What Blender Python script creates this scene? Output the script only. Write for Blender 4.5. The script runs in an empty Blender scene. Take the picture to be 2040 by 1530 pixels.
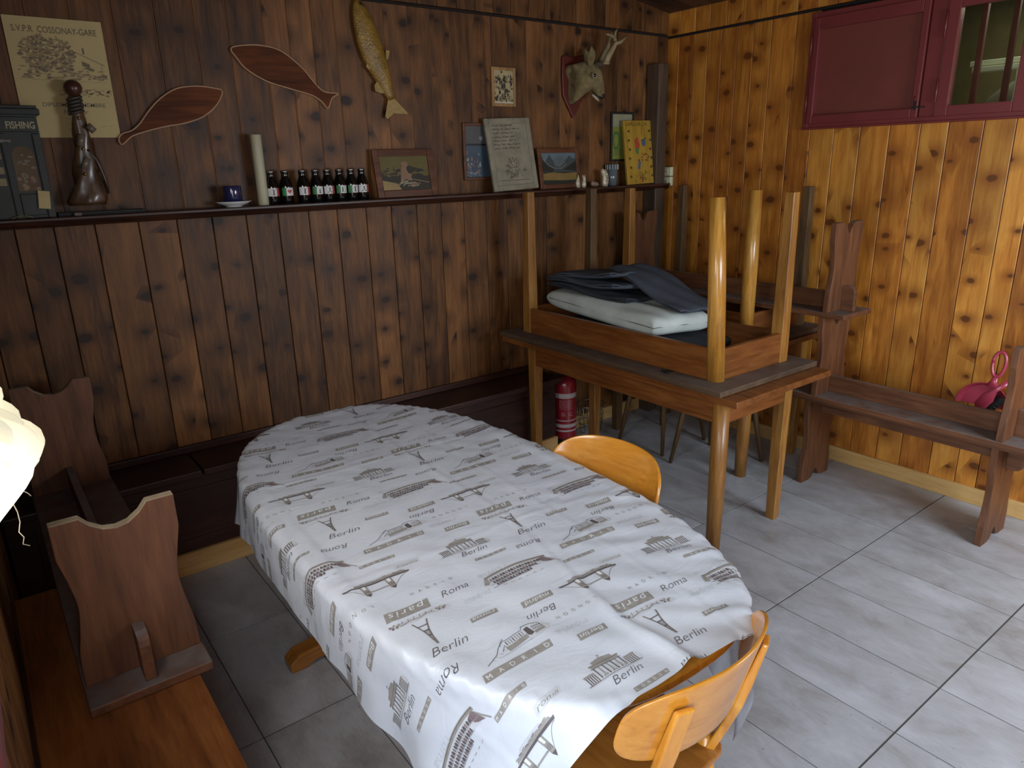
import bpy, bmesh, math, random
import numpy as np
from mathutils import Vector, Matrix
random.seed(7)
C = bpy.context.scene.collection
SC = bpy.context.scene
PI = math.pi

# ------------------------------------------------------------------ camera
F_PX = 1415.4
CAM_H = 1.67
RC = np.array([[0.79400106, -0.60741876, -0.02459215],
               [-0.19945889, -0.22208672, -0.95440748],
               [0.57426341, 0.76270567, -0.29749216]])
cam_d = bpy.data.cameras.new('camera')
cam_d.sensor_fit = 'HORIZONTAL'; cam_d.sensor_width = 36.0
cam_d.lens = F_PX / 2040 * 36.0
cam_d.clip_start = 0.02
cam = bpy.data.objects.new('camera', cam_d); C.objects.link(cam)
m = Matrix.Identity(4)
for i in range(3):
    m[i][0] = RC[0][i]; m[i][1] = -RC[1][i]; m[i][2] = -RC[2][i]
m[2][3] = CAM_H
cam.matrix_world = m
SC.camera = cam

# ------------------------------------------------------------------ world, daylight, exposure
SC.view_settings.view_transform = 'Standard'
SC.view_settings.look = 'None'
SC.view_settings.exposure = 0.0
SC.view_settings.gamma = 1.0
SC.view_settings.use_curve_mapping = False
try:
    SC.cycles.use_denoising = True
    SC.cycles.denoiser = 'OPENIMAGEDENOISE'
    SC.cycles.sample_clamp_indirect = 6.0
    SC.cycles.max_bounces = 7
    SC.cycles.diffuse_bounces = 5
except Exception:
    pass
W = bpy.data.worlds.new('world'); SC.world = W; W.use_nodes = True
wn = W.node_tree.nodes; wl = W.node_tree.links
bgn = wn.get('Background') or wn.new('ShaderNodeBackground')
bgn.inputs[0].default_value = (0.55, 0.68, 0.9, 1)
bgn.inputs[1].default_value = 1.2

def area_light(name, loc, target, sx, sy, power, col):
    d = bpy.data.lights.new(name, 'AREA'); d.shape = 'RECTANGLE'
    d.size = sx; d.size_y = sy; d.energy = power; d.color = col
    o = bpy.data.objects.new(name, d); C.objects.link(o)
    o.location = loc
    o.rotation_euler = (Vector(target) - Vector(loc)).to_track_quat('-Z', 'Y').to_euler()
    return o
# daylight falling in through the open door behind the camera and the left window; added unseen fill at the back
area_light('daylight_door', (-0.17, -0.20, 1.10), (2.4, 0.45, 0.35), 0.85, 1.85, 41, (0.78, 0.89, 1.0))
area_light('daylight_window_left', (-0.36, 1.10, 1.72), (1.9, 0.90, 0.60), 0.85, 0.8, 33, (1.0, 0.96, 0.90))
area_light('fill_light_back', (2.75, -0.82, 1.5), (2.85, 0.75, 0.0), 1.15, 1.05, 62, (0.80, 0.90, 1.0))

# ------------------------------------------------------------------ pixel -> point helpers (measuring the photograph)
def ray(x, y):
    return RC.T @ np.array([(x - 1020) / F_PX, (y - 765) / F_PX, 1.0])
def atz(x, y, z):
    r = ray(x, y); t = (z - CAM_H) / r[2]; return Vector((r[0] * t, r[1] * t, z))
def atx(x, y, X):
    r = ray(x, y); t = X / r[0]; return Vector((X, r[1] * t, CAM_H + r[2] * t))
def aty(x, y, Y):
    r = ray(x, y); t = Y / r[1]; return Vector((r[0] * t, Y, CAM_H + r[2] * t))

# ------------------------------------------------------------------ materials
def lin(h):
    h = h.lstrip('#')
    out = []
    for i in (0, 2, 4):
        c = int(h[i:i + 2], 16) / 255
        out.append(c / 12.92 if c <= 0.04045 else ((c + 0.055) / 1.055) ** 2.4)
    return (*out, 1.0)

class NT:
    def __init__(s, name):
        s.m = bpy.data.materials.new(name); s.m.use_nodes = True
        s.n = s.m.node_tree.nodes; s.l = s.m.node_tree.links
        s.b = s.n.get('Principled BSDF')
    def new(s, t, **k):
        o = s.n.new(t)
        for a, v in k.items(): setattr(o, a, v)
        return o
    def link(s, a, b): s.l.new(a, b)
    def put(s, sock, v):
        if hasattr(v, 'is_linked') or isinstance(v, bpy.types.NodeSocket): s.l.new(v, sock)
        else: sock.default_value = v
    def math(s, op, a, b=0.0, c=0.0):
        o = s.new('ShaderNodeMath', operation=op)
        s.put(o.inputs[0], a); s.put(o.inputs[1], b); s.put(o.inputs[2], c)
        return o.outputs[0]
    def vec(s, op, a, b=(0, 0, 0)):
        o = s.new('ShaderNodeVectorMath', operation=op)
        s.put(o.inputs[0], a); s.put(o.inputs[1], b)
        return o.outputs[0]
    def noise(s, v, scale, detail=4, rough=0.55, dist=0.0):
        o = s.new('ShaderNodeTexNoise'); s.link(v, o.inputs['Vector'])
        o.inputs['Scale'].default_value = scale; o.inputs['Detail'].default_value = detail
        o.inputs['Roughness'].default_value = rough; o.inputs['Distortion'].default_value = dist
        return o.outputs[0]
    def ramp(s, f, stops):
        o = s.new('ShaderNodeValToRGB'); s.link(f, o.inputs[0])
        e = o.color_ramp.elements
        while len(e) < len(stops): e.new(0.5)
        for i, (p, c) in enumerate(stops):
            e[i].position = p; e[i].color = c if len(c) == 4 else (*c, 1)
        return o.outputs[0]
    def mix(s, f, a, b, mode='MIX'):
        o = s.new('ShaderNodeMix', data_type='RGBA', blend_type=mode)
        s.put(o.inputs[0], f); s.put(o.inputs[6], a); s.put(o.inputs[7], b)
        return o.outputs[2]
    def bump(s, h, strength=0.3, dist=0.002):
        o = s.new('ShaderNodeBump'); s.link(h, o.inputs['Height'])
        o.inputs['Strength'].default_value = strength; o.inputs['Distance'].default_value = dist
        s.link(o.outputs[0], s.b.inputs['Normal'])
    def coords(s, seed=True):
        tc = s.new('ShaderNodeTexCoord')
        v = tc.outputs['Object']
        if seed:
            oi = s.new('ShaderNodeObjectInfo')
            r = s.math('MULTIPLY', oi.outputs['Random'], 7.3)
            v = s.vec('ADD', v, r)
        return v
    def scaled(s, v, sc):
        return s.vec('MULTIPLY', v, sc)

GR = {'x': (0.10, 1, 1), 'y': (1, 0.10, 1), 'z': (1, 1, 0.10)}
def wood(name, dark, mid, light, axis='z', rough=0.45, knots=0.0, coat=0.0, fine=1.0, board=False, stain=0.35, spec=0.5, dust=0.0):
    t = NT(name)
    v = t.coords(seed=not board)
    if board:
        at = t.new('ShaderNodeAttribute', attribute_name='rnd')
        rn = at.outputs['Fac']
        v = t.vec('ADD', v, t.math('MULTIPLY', rn, 23.7))
    g = GR[axis]
    gv = t.scaled(v, g)
    n1 = t.noise(gv, 26, 6, 0.62, 0.8)
    n2 = t.noise(gv, 95, 3, 0.6, 0.2)
    big = t.noise(t.scaled(v, tuple(0.5 if q == 1 else 0.28 for q in g)), 5, 3, 0.6, 0.3)
    f = t.math('ADD', t.math('MULTIPLY', n1, 0.7), t.math('MULTIPLY', n2, 0.3))
    if board:
        f = t.math('ADD', f, t.math('MULTIPLY', t.math('SUBTRACT', rn, 0.5), 0.24))
    col = t.ramp(f, [(0.30, lin(dark)), (0.50, lin(mid)), (0.72, lin(light))])
    sm = t.ramp(big, [(0.34, (1 - stain,) * 3), (0.62, (1.0,) * 3)])
    col = t.mix(1.0, col, sm, 'MULTIPLY')
    if knots > 0:
        wobn = t.noise(v, 22, 2, 0.5)
        sepk = t.new('ShaderNodeSeparateXYZ')
        vo = t.new('ShaderNodeTexVoronoi', feature='F1')
        vo.inputs['Scale'].default_value = 1.0; vo.inputs['Randomness'].default_value = 1.0
        if board:
            t.link(t.coords(seed=False), sepk.inputs[0])
            ac = t.math('MULTIPLY', t.math('ADD', sepk.outputs[0], sepk.outputs[1]), 7.0)
            al = t.math('MULTIPLY', sepk.outputs[2], 4.6)
            cb = t.new('ShaderNodeCombineXYZ'); t.link(t.math('ADD', ac, t.math('MULTIPLY', rn, 53.0)), cb.inputs[0]); t.link(t.math('ADD', al, t.math('MULTIPLY', rn, 17.0)), cb.inputs[1])
            kv = cb.outputs[0]; inv = (0.78 / 7.0, 1.15 / 4.6, 0.0)
        else:
            kg = {'x': (2.6, 7.0, 2.0), 'y': (7.0, 2.6, 2.0), 'z': (7.0, 2.0, 2.6)}[axis]
            kv = t.scaled(v, kg); inv = tuple(1 / q for q in kg)
        t.link(kv, vo.inputs['Vector'])
        sep = t.new('ShaderNodeSeparateColor'); t.link(vo.outputs['Color'], sep.inputs[0])
        keep = t.math('LESS_THAN', sep.outputs[0], knots)
        size = t.math('MULTIPLY_ADD', t.math('POWER', sep.outputs[1], 1.5), 0.013, 0.006)
        dv = t.vec('MULTIPLY', t.vec('SUBTRACT', kv, vo.outputs['Position']), inv)
        ln = t.new('ShaderNodeVectorMath', operation='LENGTH'); t.link(dv, ln.inputs[0])
        d = t.math('ADD', ln.outputs['Value'], t.math('MULTIPLY', t.math('SUBTRACT', wobn, 0.5), 0.020))
        core = t.math('SUBTRACT', 1.0, t.math('MINIMUM', t.math('MAXIMUM', t.math('DIVIDE', t.math('SUBTRACT', d, size), 0.006), 0.0), 1.0))
        halo = t.math('SUBTRACT', 1.0, t.math('MINIMUM', t.math('MAXIMUM', t.math('DIVIDE', t.math('SUBTRACT', d, size), t.math('MULTIPLY_ADD', sep.outputs[2], 0.09, 0.03)), 0.0), 1.0))
        halo = t.math('POWER', halo, 1.4)
        core = t.math('MULTIPLY', t.math('MINIMUM', t.math('MAXIMUM', core, 0.0), 1.0), keep)
        halo = t.math('MULTIPLY', halo, keep)
        dk = tuple(q * 0.35 for q in lin(dark)[:3]) + (1,)
        col = t.mix(t.math('MULTIPLY', halo, 0.9), col, tuple(q * 0.8 for q in lin(dark)[:3]) + (1,))
        col = t.mix(t.math('MULTIPLY', core, 0.9), col, dk)
    if dust > 0:
        ge = t.new('ShaderNodeNewGeometry'); sp = t.new('ShaderNodeSeparateXYZ'); t.link(ge.outputs['Normal'], sp.inputs[0])
        up = t.math('MULTIPLY', t.math('GREATER_THAN', sp.outputs[2], 0.8), dust)
        dn = t.ramp(t.noise(v, 14, 3), [(0.3, (0.3,) * 3), (0.6, (1,) * 3)])
        col = t.mix(t.math('MULTIPLY', up, dn), col, lin('#716c6a'))
    t.link(col, t.b.inputs['Base Color'])
    rr = t.math('ADD', t.math('MULTIPLY', n1, 0.2), rough - 0.1)
    t.link(rr, t.b.inputs['Roughness'])
    t.b.inputs['Specular IOR Level'].default_value = spec
    if coat:
        t.b.inputs['Coat Weight'].default_value = coat
        t.b.inputs['Coat Roughness'].default_value = 0.16
    t.bump(t.math('ADD', n2, t.math('MULTIPLY', n1, 0.5)), 0.22 * fine, 0.0012)
    return t.m

def plain(name, colr, rough=0.5, metal=0.0, var=0.12, scale=14, coat=0.0, trans=0.0, bump=0.0, spec=0.5):
    t = NT(name); v = t.coords()
    n = t.noise(v, scale, 4)
    c = lin(colr)
    lo = tuple(q * (1 - var) for q in c[:3]) + (1,)
    hi = tuple(min(1, q * (1 + var)) for q in c[:3]) + (1,)
    t.link(t.ramp(n, [(0.3, lo), (0.7, hi)]), t.b.inputs['Base Color'])
    t.b.inputs['Roughness'].default_value = rough
    t.b.inputs['Metallic'].default_value = metal
    t.b.inputs['Specular IOR Level'].default_value = spec
    if coat: t.b.inputs['Coat Weight'].default_value = coat; t.b.inputs['Coat Roughness'].default_value = 0.08
    if trans: t.b.inputs['Transmission Weight'].default_value = trans
    if bump: t.bump(t.noise(v, scale * 4, 3), bump, 0.002)
    return t.m

M = {}
# wall boards: two walls of the same pine, shelf wall coloured darker for its shade, right wall golden for its light
M['pine_shaded'] = wood('pine_shaded_tone', '#452911', '#714822', '#916033', 'z', 0.52, 0.72, board=True, stain=0.5, spec=0.35)
M['pine_lit'] = wood('pine_lit_tone', '#96541a', '#c27a2b', '#d9983f', 'z', 0.42, 0.82, board=True, stain=0.35)
M['gap_dark'] = plain('groove_dark', '#1a100a', 0.9)
M['gap_pale'] = plain('groove_pale', '#74492a', 0.7)
M['red_stain'] = {a: wood('red_brown_stain_' + a, '#472817', '#684026', '#805233', a, 0.5, 0.12, dust=0.85, stain=0.3) for a in 'xyz'}
M['seat_wood'] = {a: wood('warm_seat_wood_' + a, '#5d3116', '#8a5023', '#a86a35', a, 0.4, 0.1, stain=0.3) for a in 'xy'}
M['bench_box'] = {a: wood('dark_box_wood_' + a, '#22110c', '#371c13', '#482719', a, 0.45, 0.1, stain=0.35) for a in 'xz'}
M['table_wood'] = {a: wood('table_wood_' + a, '#55300f', '#7a461e', '#94602c', a, 0.38, 0.12, coat=0.15, stain=0.3) for a in 'xyz'}
M['table_under'] = {a: wood('dusty_table_board_' + a, '#3d2c1f', '#54402d', '#68513c', a, 0.6, 0.05, dust=0.35) for a in 'xy'}
M['leg_honey'] = wood('honey_varnished_leg', '#95601f', '#c48b3a', '#dcab58', 'z', 0.3, 0.05, coat=0.5, stain=0.25)
M['leg_brown'] = wood('brown_table_leg', '#6b4119', '#96662c', '#b3853f', 'z', 0.4, 0.05, coat=0.2, stain=0.25)
M['leg_dark'] = wood('dull_brown_leg', '#3f2c18', '#5c4326', '#735735', 'z', 0.55, 0.05, stain=0.25)
M['honey'] = {a: wood('honey_chair_wood_' + a, '#b56f1e', '#cf8a2e', '#dd9d42', a, 0.25, 0.0, coat=0.7, stain=0.15, fine=0.4) for a in 'xyz'}
M['chair_seat'] = {a: wood('chair_seat_wood_' + a, '#7a481a', '#9c6428', '#b07636', a, 0.3, 0.0, coat=0.4, stain=0.2, fine=0.4) for a in 'xy'}
M['pale_pine'] = {a: wood('pale_pine_' + a, '#b88c4d', '#cfa566', '#dcb87e', a, 0.5, 0.15, stain=0.2) for a in 'xyz'}
M['worn'] = plain('worn_bare_wood', '#9a8a70', 0.7, var=0.25, scale=30)
M['worn_dull'] = plain('worn_dull_wood', '#6e5a45', 0.7, var=0.25, scale=30)
M['shelf'] = wood('dark_shelf_wood', '#1f110b', '#3b2015', '#53301f', 'x', 0.4, 0.0, stain=0.3)
M['post'] = wood('weathered_post_wood', '#3a2c1f', '#544130', '#68523d', 'z', 0.6, 0.1, stain=0.4)
M['ceiling'] = wood('ceiling_boards', '#2c1a10', '#4a2d1b', '#5f3d25', 'x', 0.6, 0.2, board=True, stain=0.5)
M['red_paint'] = plain('dark_red_paint', '#6d2b2a', 0.42, var=0.08, scale=6, bump=0.04)
M['red_panel'] = plain('red_brown_panel', '#6b3026', 0.55, var=0.1, scale=9)
M['white_paint'] = plain('socket_plastic', '#cfcda8', 0.4, var=0.03)
M['grout'] = plain('grout_dark', '#4a4744', 0.9)
M['ink'] = plain('print_dark', '#5f5859', 0.45, var=0.08, scale=60)
M['taupe'] = plain('print_taupe', '#918d88', 0.45, var=0.14, scale=80)
M['pale'] = plain('print_pale', '#bfc2c8', 0.45, var=0.06, scale=60)
M['plum'] = plain('print_plum', '#7a6b6e', 0.45, var=0.2, scale=90)
M['letter'] = plain('print_letter_white', '#d9dde3', 0.45, var=0.03)
M['black'] = plain('black_matte', '#12100f', 0.6)
M['steel'] = plain('steel', '#a9a7a2', 0.35, 1.0)

def floor_mat():
    t = NT('grey_floor_tile')
    v = t.coords(seed=False)
    at = t.new('ShaderNodeAttribute', attribute_name='rnd'); r = at.outputs['Fac']
    vv = t.vec('ADD', v, t.math('MULTIPLY', r, 31.0))
    n = t.noise(t.scaled(vv, (1.5, 0.9, 1)), 5, 7, 0.62, 0.5)
    n2 = t.noise(t.scaled(vv, (6, 1, 1)), 26, 4, 0.6)
    f = t.math('ADD', t.math('MULTIPLY', n, 0.72), t.math('ADD', t.math('MULTIPLY', n2, 0.22), t.math('MULTIPLY', r, 0.06)))
    col = t.ramp(f, [(0.32, lin('#8d8a87')), (0.5, lin('#a3a3a6')), (0.70, lin('#b6b7bc'))])
    sp = t.noise(v, 70, 2, 0.5); sp2 = t.noise(v, 3, 3, 0.5)
    spot = t.math('MULTIPLY', t.math('GREATER_THAN', sp, 0.735), t.math('GREATER_THAN', sp2, 0.5))
    dirt = t.ramp(t.noise(v, 2.1, 6, 0.65, 0.6), [(0.55, (1, 1, 1)), (0.75, (0.72, 0.69, 0.66))])
    col = t.mix(1.0, col, dirt, 'MULTIPLY')
    col = t.mix(t.math('MULTIPLY', spot, 0.6), col, lin('#2c2825'))
    t.link(col, t.b.inputs['Base Color'])
    t.link(t.ramp(n, [(0.3, (0.34,) * 3), (0.7, (0.52,) * 3)]), t.b.inputs['Roughness'])
    t.bump(n2, 0.08, 0.001)
    return t.m
M['tile'] = floor_mat()

def cloth_mat():
    t = NT('white_oilcloth')
    v = t.coords(seed=False)
    n = t.noise(v, 6, 4)
    t.link(t.ramp(n, [(0.3, lin('#c3c8d2')), (0.7, lin('#d0d5de'))]), t.b.inputs['Base Color'])
    t.b.inputs['Roughness'].default_value = 0.38
    t.b.inputs['Specular IOR Level'].default_value = 0.5
    a = t.noise(t.scaled(v, (1, 2.2, 1)), 9, 5, 0.6, 1.2)
    t.bump(a, 0.35, 0.006)
    return t.m
M['oilcloth'] = cloth_mat()

# ------------------------------------------------------------------ mesh builder
class MB:
    def __init__(s): s.v = []; s.f = []; s.mi = []; s.r = []; s.sm = []
    def add(s, vs, fs, mi=0, r=0.5, smooth=False):
        k = len(s.v); s.v += [tuple(q) for q in vs]; s.r += [r] * len(vs)
        for f in fs: s.f.append(tuple(k + i for i in f)); s.mi.append(mi); s.sm.append(smooth)
    def box(s, a, b, mi=0, r=0.5, ch=0.0):
        x0, y0, z0 = [min(p, q) for p, q in zip(a, b)]; x1, y1, z1 = [max(p, q) for p, q in zip(a, b)]
        vs = [(x0, y0, z0), (x1, y0, z0), (x1, y1, z0), (x0, y1, z0), (x0, y0, z1), (x1, y0, z1), (x1, y1, z1), (x0, y1, z1)]
        s.add(vs, [(0, 3, 2, 1), (4, 5, 6, 7), (0, 1, 5, 4), (1, 2, 6, 5), (2, 3, 7, 6), (3, 0, 4, 7)], mi, r)
    def prism(s, poly, d, axis='y', mi=0, at=0.0, smooth=False):
        """poly: list of 2D points in the plane normal to axis; extruded from at to at+d"""
        n = len(poly)
        def P(p, t):
            return {'y': (p[0], t, p[1]), 'x': (t, p[0], p[1]), 'z': (p[0], p[1], t)}[axis]
        vs = [P(p, at) for p in poly] + [P(p, at + d) for p in poly]
        fs = [tuple(range(n)), tuple(range(2 * n - 1, n - 1, -1))]
        s.add(vs, fs, mi)
        k = len(s.v) - 2 * n
        for i in range(n):
            j = (i + 1) % n
            s.f.append((k + i, k + n + i, k + n + j, k + j)); s.mi.append(mi); s.sm.append(smooth)
    def lathe(s, prof, c=(0, 0, 0), n=24, mi=0, axis='z', smooth=True, caps=True):
        k0 = []
        for (r, h) in prof:
            for i in range(n):
                a = 2 * PI * i / n; x, y = r * math.cos(a), r * math.sin(a)
                k0.append({'z': (c[0] + x, c[1] + y, c[2] + h), 'y': (c[0] + x, c[1] + h, c[2] + y), 'x': (c[0] + h, c[1] + x, c[2] + y)}[axis])
        fs = []
        for j in range(len(prof) - 1):
            for i in range(n):
                i2 = (i + 1) % n
                fs.append((j * n + i, j * n + i2, (j + 1) * n + i2, (j + 1) * n + i))
        s.add(k0, fs, mi, smooth=smooth)
        if caps:
            k = len(s.v) - len(k0)
            s.f.append(tuple(k + i for i in range(n - 1, -1, -1))); s.mi.append(mi); s.sm.append(False)
            s.f.append(tuple(k + (len(prof) - 1) * n + i for i in range(n))); s.mi.append(mi); s.sm.append(False)
    def loft(s, rings, mi=0, smooth=True, closed=True):
        n = len(rings[0]); vs = [p for r in rings for p in r]; fs = []
        for j in range(len(rings) - 1):
            for i in range(n):
                i2 = (i + 1) % n
                fs.append((j * n + i, j * n + i2, (j + 1) * n + i2, (j + 1) * n + i))
        if closed:
            fs.append(tuple(range(n - 1, -1, -1))); fs.append(tuple((len(rings) - 1) * n + i for i in range(n)))
        s.add(vs, fs, mi, smooth=smooth)
    def tube(s, pts, rad, n=10, mi=0, ell=1.0):
        pts = [Vector(p) for p in pts]; rings = []
        if not hasattr(rad, '__len__'): rad = [rad] * len(pts)
        up = None
        for i, p in enumerate(pts):
            d = (pts[min(i + 1, len(pts) - 1)] - pts[max(i - 1, 0)]).normalized()
            if up is None:
                up = Vector((0, 0, 1)) if abs(d.z) < 0.9 else Vector((1, 0, 0))
            a = d.cross(up).normalized(); b = a.cross(d).normalized(); up = b
            rings.append([p + (a * math.cos(2 * PI * k / n) + b * math.sin(2 * PI * k / n) * ell) * rad[i] for k in range(n)])
        s.loft(rings, mi)
    def ribbon(s, pts, w, mi=0, z=0.0):
        """flat line of width w in 2D (x,y) at height z"""
        for a, b in zip(pts[:-1], pts[1:]):
            d = Vector((b[0] - a[0], b[1] - a[1]))
            if d.length < 1e-7: continue
            n = Vector((-d.y, d.x)).normalized() * w / 2
            s.add([(a[0] - n.x, a[1] - n.y, z), (b[0] - n.x, b[1] - n.y, z), (b[0] + n.x, b[1] + n.y, z), (a[0] + n.x, a[1] + n.y, z)], [(0, 1, 2, 3)], mi)
    def poly(s, pts, mi=0, z=0.0):
        s.add([(p[0], p[1], z) for p in pts], [tuple(range(len(pts)))], mi)
    def xf(s, mat):
        s.v = [tuple(mat @ Vector(p)) for p in s.v]; return s
    def join(s, o, mat=None):
        k = len(s.v)
        s.v += [tuple(mat @ Vector(p)) if mat else p for p in o.v]; s.r += o.r
        s.f += [tuple(k + i for i in f) for f in o.f]; s.mi += o.mi; s.sm += o.sm
    def build(s, name, mats, parent=None, bevel=0.0, subsurf=0, smooth=None, loc=None, recalc=True):
        me = bpy.data.meshes.new(name)
        me.from_pydata(s.v, [], s.f)
        mats = mats if isinstance(mats, (list, tuple)) else [mats]
        for q in mats: me.materials.append(q)
        me.polygons.foreach_set('material_index', s.mi)
        sm = s.sm if smooth is None else [smooth] * len(s.f)
        me.polygons.foreach_set('use_smooth', sm)
        if len(set(s.r)) > 1:
            at = me.attributes.new('rnd', 'FLOAT', 'POINT'); at.data.foreach_set('value', s.r)
        if recalc:
            bm = bmesh.new(); bm.from_mesh(me); bmesh.ops.recalc_face_normals(bm, faces=bm.faces); bm.to_mesh(me); bm.free()
        me.update()
        o = bpy.data.objects.new(name, me); C.objects.link(o)
        if parent is not None: o.parent = parent
        if loc is not None: o.location = loc
        if bevel:
            b = o.modifiers.new('bevel', 'BEVEL'); b.width = bevel; b.segments = 2; b.limit_method = 'ANGLE'; b.angle_limit = 0.6
            b.harden_normals = False
        if subsurf:
            q = o.modifiers.new('subsurf', 'SUBSURF'); q.levels = subsurf; q.render_levels = subsurf
        return o

def tag(o, label=None, cat=None, group=None, kind=None):
    if label: o['label'] = label
    if cat: o['category'] = cat
    if group: o['group'] = group
    if kind: o['kind'] = kind
    return o
def thing(name, label, cat, loc=(0, 0, 0), rz=0.0, group=None, rot=None):
    o = bpy.data.objects.new(name, None); C.objects.link(o)
    o.empty_display_size = 0.05
    o.location = loc; o.rotation_euler = rot if rot else (0, 0, rz)
    return tag(o, label, cat, group)
def dup(root, loc, rz=0.0, label=None, group=None, rot=None):
    r = root.copy(); C.objects.link(r); r.location = loc; r.rotation_euler = rot if rot else (0, 0, rz)
    if label: r['label'] = label
    if group: r['group'] = group
    for ch in list(root.children):
        c = ch.copy(); C.objects.link(c); c.parent = r
        for g in list(ch.children):
            d = g.copy(); C.objects.link(d); d.parent = c
    return r
def structure(o): o['kind'] = 'structure'; return o

TXT = {}
def text2d(s, size=0.02, shear=0.0, space=1.0, bold=0.0, sx=1.0):
    """flat 2D mesh of a line of lettering, origin at its left baseline"""
    key = (s, round(space, 3), round(bold, 4))
    if key not in TXT:
        cu = bpy.data.curves.new('txt', 'FONT'); cu.body = s; cu.size = 1.0; cu.space_character = space
        cu.resolution_u = 3; cu.offset = bold
        ob = bpy.data.objects.new('txt', cu)
        me = ob.to_mesh()
        vs = [tuple(v.co) for v in me.vertices]; fs = [tuple(p.vertices) for p in me.polygons]
        ob.to_mesh_clear(); bpy.data.objects.remove(ob); bpy.data.curves.remove(cu)
        TXT[key] = (vs, fs)
    vs, fs = TXT[key]
    return [((v[0] + shear * v[1]) * size * sx, v[1] * size) for v in vs], fs
def put_text(mb, s, x, y, size, mi=0, z=0.0, rot=0.0, center=True, fit=None, **k):
    vs, fs = text2d(s, size, **k)
    if not vs: return
    xs = [v[0] for v in vs]; w = max(xs) - min(xs); x0 = min(xs)
    f = fit / w if fit else 1.0
    off = -(w * f) / 2 if center else 0.0
    c, sn = math.cos(rot), math.sin(rot)
    hh = size * 0.36 if center else 0.0
    out = []
    for v in vs:
        a, b = (v[0] - x0) * f + off, v[1] - hh
        out.append((x + a * c - b * sn, y + a * sn + b * c, z))
    mb.add(out, fs, mi)
def quad_map(p00, p10, p01, lift=0.0):
    """matrix taking (u,v,w) metres on a plane to the world; u along p00->p10, v along p00->p01"""
    u = (Vector(p10) - Vector(p00)).normalized(); v0 = (Vector(p01) - Vector(p00))
    n = u.cross(v0).normalized(); v = n.cross(u)
    M4 = Matrix.Identity(4)
    for i in range(3): M4[i][0] = u[i]; M4[i][1] = v[i]; M4[i][2] = n[i]; M4[i][3] = p00[i] + n[i] * lift
    return M4

# ------------------------------------------------------------------ the room
XB, YA = 3.74, 3.26          # right wall plane, shelf wall plane
XL, YD = -0.10, -0.75        # window wall, door wall behind the camera
def ceil_z(x): return 2.515 + (3.74 - x) * 0.15

# floor tiles 0.30 x 0.60
fl = MB()
xs = [0.432 + 0.3013 * k for k in range(-3, 13)]
ys = [1.295 + 0.5945 * k for k in range(-4, 5)]
for i in range(len(xs) - 1):
    for j in range(len(ys) - 1):
        a, b = xs[i] + 0.0018, xs[i + 1] - 0.0018
        c, d = ys[j] + 0.0032, ys[j + 1] - 0.0032
        a = max(a, XL - 0.1); b = min(b, XB + 0.05); c = max(c, YD - 0.1); d = min(d, YA + 0.05)
        if a < b and c < d: fl.box((a, c, -0.012), (b, d, 0), 0, random.random())
fl.box((XL - 0.1, YD - 0.1, -0.03), (XB + 0.05, YA + 0.05, -0.003), 1)
structure(fl.build('floor', [M['tile'], M['grout']], bevel=0.0))

def boards(mb, plane, edges, z0, z1, t=0.012, gap=0.003, back=1, face=None):
    for a, b in zip(edges[:-1], edges[1:]):
        r = random.random(); g = gap / 2; c = 0.0022
        zz1 = z1 if not callable(z1) else z1((a + b) / 2)
        # board with chamfered long edges, front toward the room
        prof = [(a + g, 0), (a + g, t - c), (a + g + c, t), (b - g - c, t), (b - g, t - c), (b - g, 0)]
        lo, hi = [], []
        for (p, q) in prof:
            if plane == 'A': P = lambda z: (p, YA + 0.0 + t - q - 0.0 if False else YA - q, z)
            else: P = lambda z: (XB - q, p, z)
            lo.append(P(z0)); hi.append(P(zz1))
        n = len(prof)
        mb.add(lo + hi, [(i, i + 1, n + i + 1, n + i) for i in range(n - 1)] + [tuple(range(n)), tuple(range(2 * n - 1, n - 1, -1))], 0, r)
def spread(a, b, w, jit=0.0):
    n = max(1, round((b - a) / w)); e = [a + (b - a) * i / n for i in range(n + 1)]
    return [e[0]] + [q + random.uniform(-jit, jit) for q in e[1:-1]] + [e[-1]]

# shelf wall (pine toned for shade): boards below the shelf, above it and a separate band above 2.39 m
wa = MB()
boards(wa, 'A', [XL, 0.03, 0.16, 0.285, 0.423, 0.579, 0.724, 0.866] + spread(1.01, XB, 0.145, 0.006), 0, 1.49)
wa2 = MB()
boards(wa2, 'A', spread(XL, 0.9, 0.14, 0.004)[:-1] + [0.905, 1.034, 1.183, 1.29, 1.398, 1.508, 1.63, 1.75, 1.879, 2.001, 2.115, 2.237, 2.364, 2.49, 2.601, 2.716, 2.835, 2.95, 3.069, 3.182] + spread(3.295, XB, 0.115), 1.49, 2.385)
boards(wa2, 'A', spread(XL, XB, 0.112, 0.003), 2.40, lambda x: ceil_z(x) + 0.02, t=0.02)
wa.join(wa2)
k_ = len(wa.v)
wa.box((XL, YA - 0.004, 0), (XB + 0.02, YA + 0.05, 1.49), 1)
wa.box((XL, YA - 0.009, 1.49), (XB + 0.02, YA + 0.05, 2.385), 2)
wa.box((XL, YA - 0.002, 2.385), (XB + 0.02, YA + 0.05, 3.2), 1)
structure(wa.build('wall_back', [M['pine_shaded'], M['gap_dark'], M['gap_pale']]))

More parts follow.
